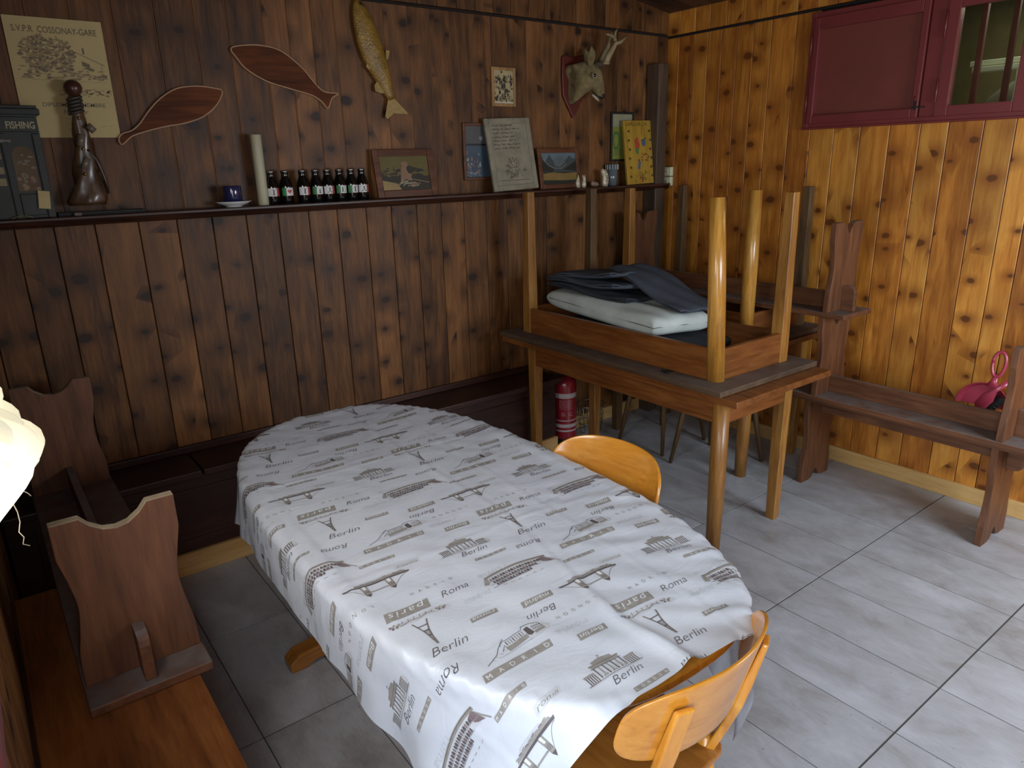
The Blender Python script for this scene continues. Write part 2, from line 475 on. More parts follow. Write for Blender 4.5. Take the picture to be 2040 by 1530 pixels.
wb = MB()
eB = spread(YD, 1.27, 0.145, 0.005)[:-1] + [1.27, 1.396, 1.544, 1.668, 1.813, 1.96, 2.10, 2.235, 2.37, 2.517] + spread(2.63, YA, 0.11, 0.004)
eB = [e for e in eB if e < 0.5] + [0.5, 0.64, 0.78, 0.93, 1.08, 1.175] + [e for e in eB if e > 1.2 and e < 2.2] + [2.235, 2.37, 2.517] + [e for e in eB if e > 2.6]
def zB(y): return 2.375 if (y < 0.5 or y > 2.235) else 1.82
boards(wb, 'B', eB, 0, zB)
boards(wb, 'B', spread(YD, YA, 0.112, 0.003), 2.39, lambda y: 2.53, t=0.02)
wb.box((XB - 0.004, YD, 0), (XB + 0.05, YA, 1.82), 1)
wb.box((XB - 0.004, YD, 1.82), (XB + 0.05, 0.5, 2.6), 1)
wb.box((XB - 0.004, 2.235, 1.82), (XB + 0.05, YA, 2.6), 1)
wb.box((XB - 0.004, 0.5, 2.36), (XB + 0.05, 2.235, 2.6), 1)
wbo = wb.build('wall_right', [M['pine_lit'], M['gap_dark']])
structure(wbo)

# ceiling: sloping dark boards
ce = MB()
for yy0, yy1 in zip(spread(YD, YA + 0.05, 0.13)[:-1], spread(YD, YA + 0.05, 0.13)[1:]):
    r = random.random()
    x0, x1 = XL - 0.05, XB + 0.05
    ce.add([(x0, yy0 + 0.001, ceil_z(x0)), (x1, yy0 + 0.001, ceil_z(x1)), (x1, yy1 - 0.001, ceil_z(x1)), (x0, yy1 - 0.001, ceil_z(x0)),
            (x0, yy0 + 0.001, ceil_z(x0) + 0.02), (x1, yy0 + 0.001, ceil_z(x1) + 0.02), (x1, yy1 - 0.001, ceil_z(x1) + 0.02), (x0, yy1 - 0.001, ceil_z(x0) + 0.02)],
           [(0, 1, 2, 3), (4, 7, 6, 5), (0, 4, 5, 1), (1, 5, 6, 2), (2, 6, 7, 3), (3, 7, 4, 0)], 0, r)
ce.box((XL - 0.3, YD - 0.3, 3.16), (XB + 0.3, YA + 0.3, 3.2), 0, 0.2)
structure(ce.build('ceiling', [M['ceiling']]))

# window wall (left): opening 0.62..1.55, z 1.24..2.1 ; doorway beside the camera
wc = MB()
def wpan(mb, y0, y1, z0, z1, mi=0):
    for a, b in zip(spread(y0, y1, 0.14)[:-1], spread(y0, y1, 0.14)[1:]):
        mb.box((XL - 0.04, a + 0.0015, z0), (XL, b - 0.0015, z1), mi, random.random())
wpan(wc, 1.55, YA + 0.05, 0, 3.15); wpan(wc, 0.62, 1.55, 0, 1.24); wpan(wc, 0.62, 1.55, 2.1, 3.15); wpan(wc, 0.30, 0.62, 0, 3.15)
wpan(wc, YD, -0.64, 0, 3.15); wpan(wc, -0.64, 0.24, 2.06, 3.15); wpan(wc, 0.24, 0.30, 0, 3.15)
structure(wc.build('wall_left', [M['pine_shaded']]))
wd = MB()
def dpan(x0, x1, z0, z1):
    for a, b in zip(spread(x0, x1, 0.14)[:-1], spread(x0, x1, 0.14)[1:]):
        wd.box((a + 0.0015, YD - 0.04, z0), (b - 0.0015, YD, z1), 0, random.random())
dpan(XL, 2.15, 0, 3.15); dpan(2.15, 3.35, 0, 0.95); dpan(2.15, 3.35, 2.05, 3.15); dpan(3.35, XB + 0.05, 0, 3.15)
structure(wd.build('wall_front', [M['pine_lit']]))

# skirting boards
bs = MB(); bs.box((XB - 0.034, YD, 0), (XB - 0.012, YA, 0.082), 0); structure(bs.build('baseboard_right', M['pale_pine']['y'], bevel=0.003))
bs = MB(); bs.box((2.62, YA - 0.034, 0), (XB - 0.035, YA - 0.012, 0.082), 0); structure(bs.build('baseboard_back', M['pale_pine']['x'], bevel=0.003))
# post in the corner
tp = MB(); tp.box((3.535, 3.14, 0), (3.62, 3.24, 2.22), 0); structure(tp.build('trim_1', M['post'], bevel=0.006))
# dark rails where the upper band starts
tr = MB(); tr.box((XL, YA - 0.021, 2.385), (XB, YA, 2.394), 0); structure(tr.build('trim_2', M['gap_dark']))
tr = MB(); tr.box((XB - 0.021, YD, 2.376), (XB, YA - 0.022, 2.385), 0); structure(tr.build('trim_3', M['gap_dark']))

# ------------------------------------------------------------------ benches (trestle benches, built standing on their feet)
def bench_leg_poly(H, W, notch):
    """outline (x across the bench, z) of a leg: feet at z=0, top at z=H"""
    h = W / 2
    R = [(h, 0.0), (h * 1.0, 0.085 * H / 0.425), (h * 0.90, 0.15 * H / 0.425), (h * 0.84, 0.215 * H / 0.425), (h * 0.90, 0.28 * H / 0.425), (h * 0.98, 0.34 * H / 0.425), (h * 1.0, 0.40 * H / 0.425), (h * 1.0, H)]
    # smooth the side with a few in-between points
    def cr(p, n=4):
        out = []
        for i in range(len(p) - 1):
            a = p[max(i - 1, 0)]; b = p[i]; c = p[i + 1]; d = p[min(i + 2, len(p) - 1)]
            for k in range(n):
                t = k / n
                out.append(tuple(0.5 * (2 * b[j] + (c[j] - a[j]) * t + (2 * a[j] - 5 * b[j] + 4 * c[j] - d[j]) * t * t + (-a[j] + 3 * b[j] - 3 * c[j] + d[j]) * t ** 3) for j in (0, 1)))
        out.append(p[-1]); return out
    side = [R[0]] + cr(R[1:-1]) + [R[-1]]
    left = [(-x, z) for x, z in reversed(side)]
    if notch == 'U':
        nt = [(-0.27 * W, 0), (-0.20 * W, 0.022), (-0.1 * W, 0.040), (0, 0.045), (0.1 * W, 0.040), (0.20 * W, 0.022), (0.27 * W, 0)]
    else:
        nt = [(-0.24 * W, 0.0), (-0.19 * W, 0.005), (-0.13 * W, 0.010), (-0.035 * W, 0.050), (0, 0.054), (0.035 * W, 0.050), (0.13 * W, 0.010), (0.19 * W, 0.005), (0.24 * W, 0.0)]
    return side + left + nt
def make_bench(L, W, H, label, notch='V', seat=None, overhang=0.15, rail_h=0.085, base='red_stain', bracket=0.065, legd=0.028, slab=0.024, name='trestle_bench', seat_w=None):
    """bench along local Y, centred, feet at z=0, seat top at H+slab"""
    t = thing(name, label, 'bench')
    sw = (seat_w or W) / 2
    s = MB(); s.box((-sw, -L / 2, H), (sw, L / 2, H + slab)); s.build('seat', seat or M[base]['y'], t, bevel=0.003)
    P = bench_leg_poly(H, W * 0.96, notch)
    for q in (-1, 1):
        yc = q * (L / 2 - overhang)
        g = MB(); g.prism(P, legd, 'y', 0, yc - legd / 2)
        for fi, f_ in enumerate(g.f):
            if len(f_) == 4 and all(g.v[k_][2] < 0.047 for k_ in f_): g.mi[fi] = 1
        g.build('leg', [M[base]['z'], M['worn'] if notch == 'U' else M['worn_dull']], t, bevel=0.002)
    r = MB(); r.box((-0.012, -(L / 2 - overhang) + legd / 2, H - rail_h), (0.012, L / 2 - overhang - legd / 2, H)); r.build('rail', M[base]['y'], t, bevel=0.002)
    for q in (-1, 1):
        y0 = q * (L / 2 - overhang + legd / 2); y1 = y0 + q * bracket
        poly = [(y0, H), (y1, H)] + [(y1 - q * 0.028 * (1 - math.cos(a)), H - rail_h - 0.035 + 0.03 - 0.03 * math.sin(a)) for a in (0.0, 0.5, 1.0, PI / 2)] + [(y0, H - rail_h - 0.035)]
        b = MB(); b.prism([(p[0], p[1]) for p in poly], 0.026, 'x', 0, -0.013); b.build('bracket', M[base]['y'], t, bevel=0.002)
    return t
def place_flip(t, x, y, z, rz=0.0):
    """turn a bench upside down; z = height its seat lies on"""
    t.rotation_euler = (PI, 0, rz)
    H = [c for c in t.children if c.name.startswith('seat')][0].bound_box
    top = max(q[2] for q in H)
    t.location = (x, y, z + top)

b = make_bench(1.26, 0.27, 0.463, 'dark red-brown trestle bench standing on its feet along the golden pine wall', 'V', overhang=0.20)
b.location = (3.425, 1.42, 0)
b = make_bench(1.30, 0.27, 0.400, 'red-brown bench turned upside down on the bench by the golden wall, red dustpan behind it', 'V', overhang=0.235)
place_flip(b, 3.385, 1.385, 0.487)
b = make_bench(1.52, 0.26, 0.425, 'red-brown bench lying upside down topmost of the stack, one end over the upturned tables', 'V', overhang=0.10)
place_flip(b, 3.38, 2.445, 0.913)
b = make_bench(1.75, 0.30, 0.455, 'bench with a warm brown seat standing along the window wall, under an upturned bench', 'U', seat=M['seat_wood']['y'], seat_w=0.345)
b.location = (0.082, 1.46, 0)
b = make_bench(1.52, 0.27, 0.425, 'worn red-brown bench lying upside down on the window-side bench, its feet in the air', 'U', bracket=0.07, rail_h=0.09, overhang=0.105)
place_flip(b, 0.152, 2.41, 0.480)

# ------------------------------------------------------------------ built-in box bench along the shelf wall
t = thing('box_bench', 'long dark built-in box bench with two lids along the shelf wall', 'bench', (1.3, 3.1, 0))
def L3(mb, o): 
    return mb.xf(Matrix.Translation(-Vector(o.location)))
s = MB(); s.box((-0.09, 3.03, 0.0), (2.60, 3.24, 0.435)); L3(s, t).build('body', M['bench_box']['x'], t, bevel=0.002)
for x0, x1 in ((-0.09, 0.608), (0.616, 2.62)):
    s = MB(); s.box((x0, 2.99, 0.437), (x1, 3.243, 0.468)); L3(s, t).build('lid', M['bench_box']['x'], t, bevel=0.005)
s = MB(); s.box((-0.09, 3.008, 0), (2.60, 3.030, 0.098)); L3(s, t).build('plinth', M['pale_pine']['x'], t, bevel=0.003)
for x0, x1 in ((0.0, 0.82), (0.86, 1.70), (1.74, 2.55)):
    s = MB(); s.box((x0, 3.024, 0.16), (x1, 3.03, 0.38)); L3(s, t).build('front_panel', M['bench_box']['x'], t, bevel=0.002)
s = MB(); s.box((-0.09, 3.225, 0.468), (2.62, 3.247, 0.50)); L3(s, t).build('back_strip', M['bench_box']['x'], t, bevel=0.004)

# ------------------------------------------------------------------ long tables, stacked in pairs
def round_leg(r, h, n=20, cham=0.7):
    mb = MB(); prof = []
    for i in range(n):
        a = 2 * PI * (i + 0.5) / n; k = 1.0 / (abs(math.cos(a)) ** 4 + abs(math.sin(a)) ** 4) ** 0.25
        k = 1 + (k - 1) * cham
        prof.append((r * k * math.cos(a), r * k * math.sin(a)))
    return mb, prof
def make_table(L, W, H, label, leg_mats, ix=0.115, iy=0.13, top_t=0.028, apron=0.125, flat_under=False, lean=None):
    """table along local Y, standing on z=0; leg_mats for (-x,-y),(+x,-y),(-x,+y),(+x,+y): (material, round)"""
    t = thing('dining_table', label, 'table')
    s = MB(); s.box((-W / 2, -L / 2, H - top_t), (W / 2, L / 2, H)); s.build('tabletop', M['table_under']['y'] if flat_under else M['table_wood']['y'], t, bevel=0.003)
    ax, ay = W / 2 - ix + 0.022, L / 2 - iy + 0.022
    z1 = H - top_t; z0 = z1 - apron
    for q in (-1, 1):
        s = MB(); s.box((q * ax, -ay, z0), (q * (ax - 0.022), ay, z1)); s.build('apron', M['table_wood']['y'], t, bevel=0.002)
        s = MB(); s.box((-ax + 0.022, q * ay, z0), (ax - 0.022, q * (ay - 0.022), z1)); s.build('apron', M['table_wood']['x'], t, bevel=0.002)
    k = 0
    for qy in (-1, 1):
        for qx in (-1, 1):
            mt, rd = leg_mats[k]; k += 1
            cx, cy = qx * (W / 2 - ix + (0.0 if rd else 0.0)), qy * (L / 2 - iy)
            mb = MB()
            if rd:
                _, p = round_leg(0.034, H, cham=0.35)
                _, p2 = round_leg(0.029, H, cham=0.35)
                lx, ly = (lean or {}).get(k - 1, (0, 0))
                mb.loft([[(cx + a, cy + b_, z1) for a, b_ in p], [(cx + a + lx * 0.5, cy + b_ + ly * 0.5, H * 0.45) for a, b_ in p], [(cx + a + lx, cy + b_ + ly, 0.0) for a, b_ in p2]])
            else:
                w1, w0 = 0.029, 0.022
                mb.loft([[(cx + a * w1, cy + b_ * w1, z1) for a, b_ in ((-1, -1), (1, -1), (1, 1), (-1, 1))], [(cx + a * w1, cy + b_ * w1, z0) for a, b_ in ((-1, -1), (1, -1), (1, 1), (-1, 1))],
                         [(cx + a * w0, cy + b_ * w0, 0) for a, b_ in ((-1, -1), (1, -1), (1, 1), (-1, 1))]], smooth=False)
            mb.build('leg', mt, t, bevel=0.0 if rd else 0.003)
    return t
HN, BR, DK = M['leg_honey'], M['leg_brown'], M['leg_dark']
t = make_table(1.54, 0.685, 0.752, 'long brown wooden table standing on its feet, another table upside down on it', [(BR, True), (BR, False), (BR, False), (BR, False)], iy=0.152)
t.location = (2.618, 2.335, 0)
t = make_table(1.475, 0.70, 0.768, 'long table lying upside down on the front table, cushions between its four legs', [(BR, False), (DK, False), (HN, True), (BR, False)], ix=0.125, iy=0.12, flat_under=True, top_t=0.024, apron=0.135, lean={2: (-0.03, -0.022)})
t.rotation_euler = (PI, 0, 0); t.location = (2.617, 2.375, 0.754 + 0.768)
t = make_table(1.14, 0.66, 0.742, 'brown wooden table standing by the golden wall behind the cushion stack', [(BR, True), (BR, False), (DK, False), (DK, False)], ix=0.09, iy=0.10)
t.location = (3.375, 2.575, 0)
t = make_table(1.08, 0.66, 0.768, 'table lying upside down under the topmost bench, legs pointing up by the golden wall', [(BR, False), (DK, False), (HN, True), (DK, False)], ix=0.095, iy=0.12, flat_under=True, top_t=0.024, apron=0.13)
t.rotation_euler = (PI, 0, 0); t.location = (3.375, 2.56, 0.744 + 0.768)
# small dark metal catch on the upturned top
mb = MB(); mb.box((2.32, 1.955, 0.779), (2.352, 1.985, 0.784)); mb.box((2.315, 1.952, 0.779), (2.32, 1.988, 0.79))
tag(mb.build('metal_catch', M['black']), 'small black metal catch lying on the edge of the upturned front table', 'catch')

# ------------------------------------------------------------------ red-painted hatch window in the right wall
wroot = thing('window_1', None, None, (XB, 1.7, 1.8)); wroot['kind'] = 'structure'
def wpart(name, mb, mat, parent=wroot, bevel=0.003):
    return mb.xf(Matrix.Translation((-XB, -1.7, -1.8))).build(name, mat, parent, bevel=bevel)
def frame_boxes(mb, x0, x1, y0, y1, z0, z1, w, wb_=None, wt=None, wl_=None, wr=None):
    wb_ = w if wb_ is None else wb_; wt = w if wt is None else wt; wl_ = w if wl_ is None else wl_; wr = w if wr is None else wr
    mb.box((x0, y0, z0), (x1, y0 + wr, z1)); mb.box((x0, y1 - wl_, z0), (x1, y1, z1))
    mb.box((x0, y0 + wr, z0), (x1, y1 - wl_, z0 + wb_)); mb.box((x0, y0 + wr, z1 - wt), (x1, y1 - wl_, z1))
f = MB(); frame_boxes(f, XB - 0.045, XB + 0.06, 0.45, 2.266, 1.798, 2.362, 0.03)
f.box((XB - 0.045, 1.598, 1.828), (XB + 0.06, 1.672, 2.33)); f.box((XB - 0.045, 1.165, 1.828), (XB + 0.06, 1.232, 2.33))
f.box((XB - 0.052, 0.45, 1.798), (XB - 0.045, 2.27, 1.808))
fr_ = wpart('window_frame', f, M['red_paint'])
c1 = MB(); frame_boxes(c1, XB - 0.055, XB - 0.012, 1.677, 2.24, 1.826, 2.335, 0.03, wb_=0.042, wt=0.055)
ca = wpart('casement', c1, M['red_paint'])
c1 = MB(); c1.box((XB - 0.030, 1.70, 1.86), (XB - 0.022, 2.215, 2.29)); wpart('panel', c1, M['red_panel'], ca, 0)
c2 = MB(); frame_boxes(c2, XB - 0.055, XB - 0.012, 1.235, 1.596, 1.826, 2.335, 0.05, wb_=0.044, wt=0.06)
cb = wpart('casement', c2, M['red_paint'])
gl = NT('window_glass'); gl.b.inputs['Transmission Weight'].default_value = 1.0; gl.b.inputs['Roughness'].default_value = 0.02
gl.b.inputs['IOR'].default_value = 1.45; gl.b.inputs['Base Color'].default_value = (0.75, 0.8, 0.7, 1)
M['glass'] = gl.m
c2 = MB(); c2.box((XB - 0.034, 1.28, 1.865), (XB - 0.031, 1.552, 2.28)); wpart('pane', c2, M['glass'], cb, 0)
for y0, z0, z1 in ((2.248, 1.885, 1.98), (2.248, 2.16, 2.26), (1.60, 1.885, 1.985), (1.60, 2.16, 2.27), (1.69, 1.88, 1.92)):
    h = MB(); h.lathe([(0.0045, 0), (0.0045, z1 - z0)], (XB - 0.058, y0, z0), 10); wpart('hinge', h, M['red_paint'], fr_, 0)
h = MB(); h.box((XB - 0.062, 1.645, 1.868), (XB - 0.055, 1.70, 1.874)); h.box((XB - 0.066, 1.682, 1.86), (XB - 0.055, 1.69, 1.90)); wpart('latch', h, M['black'], fr_, 0)
for yb in (1.478, 1.355):
    h = MB(); h.box((XB + 0.02, yb - 0.011, 1.82), (XB + 0.045, yb + 0.011, 2.34)); wpart('bar', h, M['red_panel'])
nz = MB()
nz.box((XB + 0.05, 0.5, 1.74), (XB + 0.9, 2.24, 1.80)); nz.box((XB + 0.05, 0.5, 2.42), (XB + 0.9, 2.24, 2.48))
nz.box((XB + 0.9, 0.5, 1.74), (XB + 0.95, 2.24, 2.48)); nz.box((XB + 0.05, 0.44, 1.74), (XB + 0.9, 0.5, 2.48)); nz.box((XB + 0.05, 2.24, 1.74), (XB + 0.9, 2.30, 2.48))
wpart('recess', nz, plain('recess_dull_green', '#625a3c', 0.8, var=0.15), wroot, 0)
bz = plain('pale_painted_metal', '#c2c6a8', 0.5)
rl = MB(); rl.box((XB + 0.30, 0.7, 2.055), (XB + 0.33, 1.62, 2.08)); rl.box((XB + 0.28, 0.7, 2.028), (XB + 0.34, 1.60, 2.050)); rl.box((XB + 0.30, 1.40, 1.80), (XB + 0.315, 1.416, 2.03))
rl = wpart('inner_rail', rl, bz)
dr = MB()
rings = []
for xx in (0.34, 0.6, 0.8):
    rings.append([(XB + xx, 1.16 + 0.42 * math.cos(a), 1.80 + 0.235 * math.sin(a)) for a in [PI * i / 18 for i in range(19)]])
for i in range(2):
    pass
dr.loft(rings)
il = bpy.data.lights.new('daylight_recess', 'AREA'); il.energy = 5.0; il.size = 0.5; il.color = (1.0, 0.96, 0.82); io = bpy.data.objects.new('daylight_recess', il); C.objects.link(io); io.location = (XB + 0.45, 1.3, 2.40)
wpart('inner_drum', dr, plain('pale_green_grey', '#aaab9a', 0.6), wroot, 0)

# window in the left wall beside the camera
w2 = thing('window_2', None, None, (XL, 1.1, 1.24)); w2['kind'] = 'structure'
f = MB()
f.box((XL - 0.06, 0.62, 1.24), (XL + 0.012, 0.67, 2.1)); f.box((XL - 0.06, 1.50, 1.24), (XL + 0.012, 1.55, 2.1))
f.box((XL - 0.06, 0.67, 1.24), (XL + 0.012, 1.50, 1.29)); f.box((XL - 0.06, 0.67, 2.05), (XL + 0.012, 1.50, 2.1))
f.xf(Matrix.Translation((-XL, -1.1, -1.24))).build('window_frame', M['red_paint'], w2, bevel=0.003)
f = MB(); f.box((XL - 0.02, 0.57, 1.215), (XL + 0.045, 1.60, 1.24)); f.xf(Matrix.Translation((-XL, -1.1, -1.24))).build('window_sill', M['red_paint'], w2, bevel=0.004)

# curtain: gathered thin cloth hanging in the window, bunched at its lower end
ct = NT('thin_white_curtain'); vv = ct.coords(seed=False)
nn = ct.noise(vv, 30, 3)
ct.link(ct.ramp(nn, [(0.3, lin('#e6e6d8')), (0.7, lin('#f4f3ea'))]), ct.b.inputs['Base Color'])
ct.b.inputs['Roughness'].default_value = 0.8
tb = ct.new('ShaderNodeBsdfTranslucent'); tb.inputs[0].default_value = (0.95, 0.93, 0.82, 1)
ms = ct.new('ShaderNodeMixShader'); ms.inputs[0].default_value = 0.55
out = [n for n in ct.n if n.type == 'OUTPUT_MATERIAL'][0]
ct.link(ct.b.outputs[0], ms.inputs[1]); ct.link(tb.outputs[0], ms.inputs[2]); ct.link(ms.outputs[0], out.inputs[0])
M['curtain'] = ct.m
troot = thing('curtain', 'white gathered curtain hanging in the left window, sunlit, loose threads at its hem', 'curtain', (XL + 0.05, 0.95, 1.32))
def curtain_sheet(y0, y1, z0f, z1, xoff, amp, nf, ph):
    mb = MB(); ny, nz_ = 90, 70
    vs = []
    for j in range(nz_ + 1):
        for i in range(ny + 1):
            u = i / ny; v = j / nz_
            y = y0 + (y1 - y0) * u; zb = z0f(u); z = zb + (z1 - zb) * v
            bulge = math.exp(-((z - zb - 0.055) / 0.055) ** 2)
            x = xoff + amp * (0.5 + 0.9 * bulge) * math.sin(u * nf * 2 * PI + ph + 1.2 * math.sin(u * 9)) + 0.082 * bulge * (0.75 + 0.25 * math.sin(u * 4)) + 0.012 * v
            vs.append((x, y, z + 0.01 * math.sin(u * nf * 2 * PI + ph + 0.7) * bulge))
    fs = [(j * (ny + 1) + i, j * (ny + 1) + i + 1, (j + 1) * (ny + 1) + i + 1, (j + 1) * (ny + 1) + i) for j in range(nz_) for i in range(ny)]
    mb.add(vs, fs, 0, smooth=True); return mb
cm = curtain_sheet(0.88, 1.14, lambda u: 1.30 + 0.02 * math.sin(u * 7), 2.04, XL + 0.035, 0.010, 6, 0.0)
cm.join(curtain_sheet(0.90, 1.12, lambda u: 1.32 + 0.025 * math.sin(u * 9 + 1), 2.04, XL + 0.026, 0.010, 5, 1.5))
cm.xf(Matrix.Translation((-(XL + 0.05), -0.95, -1.32))).build('fabric', M['curtain'], troot, recalc=False)
th = MB()
th.tube([aty(26, 985, 0.97), aty(27, 1005, 0.97), aty(35, 1020, 0.965), aty(40, 1040, 0.97), aty(38, 1060, 0.97), aty(48, 1070, 0.965), aty(46, 1084, 0.97), aty(60, 1087, 0.97)], 0.0006, 5)
th.tube([aty(45, 970, 0.97), aty(46, 978, 0.97), aty(55, 982, 0.97), aty(62, 988, 0.97)], 0.0006, 5)
th.xf(Matrix.Translation((-(XL + 0.05), -0.95, -1.32))).build('loose_thread', plain('thread_pale', '#b5aa92', 0.8), troot, recalc=False)

# ------------------------------------------------------------------ chairs with curved plywood backs
def make_chair(label):
    """faces local +y; seat top 0.45, back at y<0"""
    t = thing('dining_chair', label, 'chair')
    H = 0.45
    # seat: rounded trapezoid
    P = []
    def rr(cx, cy, r, a0, a1, n=6):
        for i in range(n + 1):
            a = a0 + (a1 - a0) * i / n; P.append((cx + r * math.cos(a), cy + r * math.sin(a)))
    rr(0.155, 0.15, 0.06, 0, PI / 2); rr(-0.155, 0.15, 0.06, PI / 2, PI); rr(-0.125, -0.16, 0.04, PI, 1.5 * PI); rr(0.125, -0.16, 0.04, 1.5 * PI, 2 * PI)
    s = MB(); s.prism(P, 0.016, 'z', 0, H - 0.016); s.build('seat', M['chair_seat']['y'], t, bevel=0.004)
    fr = MB()
    fr.box((-0.145, 0.12, H - 0.062), (0.145, 0.14, H - 0.016)); fr.box((-0.125, -0.17, H - 0.062), (0.125, -0.15, H - 0.016))
    fr.box((-0.155, -0.16, H - 0.062), (-0.137, 0.13, H - 0.016)); fr.box((0.137, -0.16, H - 0.062), (0.155, 0.13, H - 0.016))
    fr.build('seat_frame', M['honey']['x'], t, bevel=0.002)
    for q in (-1, 1):
        g = MB(); g.tube([(q * 0.15, 0.135, H - 0.016), (q * 0.158, 0.145, 0.25), (q * 0.17, 0.165, 0)], [0.019, 0.017, 0.012], 10); g.build('leg', M['honey']['z'], t)
        g = MB(); g.tube([(q * 0.135, -0.158, H + 0.02), (q * 0.14, -0.17, 0.25), (q * 0.15, -0.20, 0)], [0.019, 0.017, 0.012], 10); g.build('leg', M['honey']['z'], t)
    # curved backrest, solid plywood 9 mm
    R = 0.265; half = 0.93; zt, zb = 0.812, 0.632
    def pt(a, z, off):
        rad = R + off
        lean = -(z - H) * 0.27
        return (rad * math.sin(a), -0.118 - 0.0 + (R - 0.055) * 0.0 + lean + (-(rad * math.cos(a)) + R * math.cos(half)) * 0.80, z)
    na, nz_ = 36, 14
    vs = []; 
    for off in (0.0045, -0.0045):
        for j in range(nz_ + 1):
            for i in range(na + 1):
                u = -1 + 2 * i / na; v = -1 + 2 * j / nz_
                # rounded-rectangle warp (superellipse) with gently arched top
                a = u * half; zc = (zt + zb) / 2; hz = (zt - zb) / 2
                ex = (1 - abs(v) ** 3.2 * 0.10 * 1.0)
                ez = (1 - abs(u) ** 5 * 0.30)
                top = 0.012 * (1 - u * u) if v > 0 else 0
                vs.append(pt(a * ex, zc + v * hz * ez + top * max(v, 0), off))
    n1 = (na + 1) * (nz_ + 1); fs = []
    for j in range(nz_):
        for i in range(na):
            q = j * (na + 1) + i
            fs.append((q, q + 1, q + na + 2, q + na + 1)); fs.append((n1 + q, n1 + q + na + 1, n1 + q + na + 2, n1 + q + 1))
    def edge(q0, q1): fs.append((q0, q1, n1 + q1, n1 + q0))
    for i in range(na): edge(i + 1, i); edge(nz_ * (na + 1) + i, nz_ * (na + 1) + i + 1)
    for j in range(nz_): edge(j * (na + 1), (j + 1) * (na + 1)); edge((j + 1) * (na + 1) + na, j * (na + 1) + na)
    s = MB(); s.add(vs, fs, 0, smooth=True)
    bo = s.build('backrest', M['honey']['x'], t, bevel=0.002)
    for q in (-1, 1):
        a = q * 0.50
        z1 = 0.775
        pts = []
        for z in (H - 0.03, 0.52, 0.60, 0.66, 0.72, z1):
            w = 0.016 if z > 0.6 else 0.016
            p = pt(a, z, 0.016)
            if z < 0.55: p = (q * (0.138 + 0.01), p[1] + 0.01, z) if z > 0.5 else (q * 0.135, -0.160, z)
            pts.append(p)
        g = MB(); rings = []
        dirv = Vector((math.cos(a), math.sin(a) * 0.8, 0)).normalized(); nv = Vector((-dirv.y, dirv.x, 0))
        for k, p in enumerate(pts):
            th_ = 0.010 if k < 4 else (0.008 if k < 5 else 0.006); wd_ = 0.019
            rings.append([Vector(p) + dirv * (sx_ * wd_) + nv * (sy_ * th_) for sx_, sy_ in ((-1, -1), (1, -1), (1, 1), (-1, 1))])
        g.loft(rings, smooth=False); g.build('back_post', M['honey']['z'], t, bevel=0.004)
    return t
ch = make_chair('honey wooden chair pushed under the near end of the table, back toward the door')
ch.location = (0.928, 0.905, 0); ch.rotation_euler = (0, 0, 0.08)
dup(ch, (1.228, 1.425, 0), PI / 2 + 0.10, 'honey wooden chair at the right side of the table, light glinting on its back')

# two dark chairs under the stacked tables: mostly their thin legs show
def make_stool(label, dx, dy, tilt=0.0):
    t = thing('dining_chair', label, 'chair', group='dark chairs under the stacked tables')
    s = MB(); s.lathe([(0.165, 0), (0.18, 0.006), (0.18, 0.018), (0.165, 0.024)], (0, 0, 0.43), 28); s.build('seat', M['leg_dark'], t)
    for qx, qy in ((-1, -1), (1, -1), (1, 1), (-1, 1)):
        g = MB(); g.tube([(qx * dx * 0.72, qy * dy * 0.72, 0.432), (qx * dx * 0.80, qy * dy * 0.80, 0.28), (qx * dx * 1.02, qy * dy * 1.02, 0.0)], [0.017, 0.016, 0.010], 10); g.build('leg', M['leg_dark'], t)
    return t
c1 = make_stool('dark round-seated stool under the stacked tables, nearer the shelf wall', 0.19, 0.17); c1['category'] = 'stool'; c1.name = 'stool'
c1.location = (3.21, 2.73, 0)
c2 = dup(c1, (3.18, 2.30, 0), 0.06, 'dark round-seated stool under the stacked tables, nearer the camera')
for o in (c1, c2):
    if 'group' in o: del o['group']

# ------------------------------------------------------------------ main table and its oilcloth
TC = Vector((0.956, 1.618)); TA, TB, TN = 0.455, 0.925, 2.75
TROT = -0.018
TTOP = 0.752
def oval(a, b, n=96, e=TN):
    out = []
    for i in range(n):
        t_ = 2 * PI * i / n; c, s_ = math.cos(t_), math.sin(t_)
        out.append((a * math.copysign(abs(c) ** (2 / e), c), b * math.copysign(abs(s_) ** (2 / e), s_)))
    return out
t = thing('oval_table', 'long oval wooden table under the printed oilcloth', 'table', (TC.x, TC.y, 0), TROT)
s = MB(); s.prism(oval(TA - 0.004, TB - 0.004), 0.026, 'z', 0, TTOP - 0.026); s.build('tabletop', M['honey']['y'], t, bevel=0.006)
s = MB()
for q in (-1, 1):
    s.box((q * 0.30, -0.62, 0.63), (q * 0.28, 0.62, TTOP - 0.026)); s.box((-0.28, q * 0.62, 0.63), (0.28, q * 0.60, TTOP - 0.026))
s.build('apron', M['chair_seat']['y'], t, bevel=0.002)
for q in (-1, 1):
    s = MB()
    s.box((-0.045, q * 0.52 - 0.045, 0.06), (0.045, q * 0.52 + 0.045, 0.63)); s.build('column', M['chair_seat']['y'], t, bevel=0.006)
    s = MB()
    P = [(-0.36, 0), (-0.30, 0), (-0.27, 0.018), (0.27, 0.018), (0.30, 0), (0.36, 0), (0.36, 0.035), (0.33, 0.06), (0.10, 0.085), (-0.10, 0.085), (-0.33, 0.06), (-0.36, 0.035)]
    s.prism(P, 0.07, 'y', 0, q * 0.52 - 0.035); s.build('foot', M['chair_seat']['x'], t, bevel=0.006)

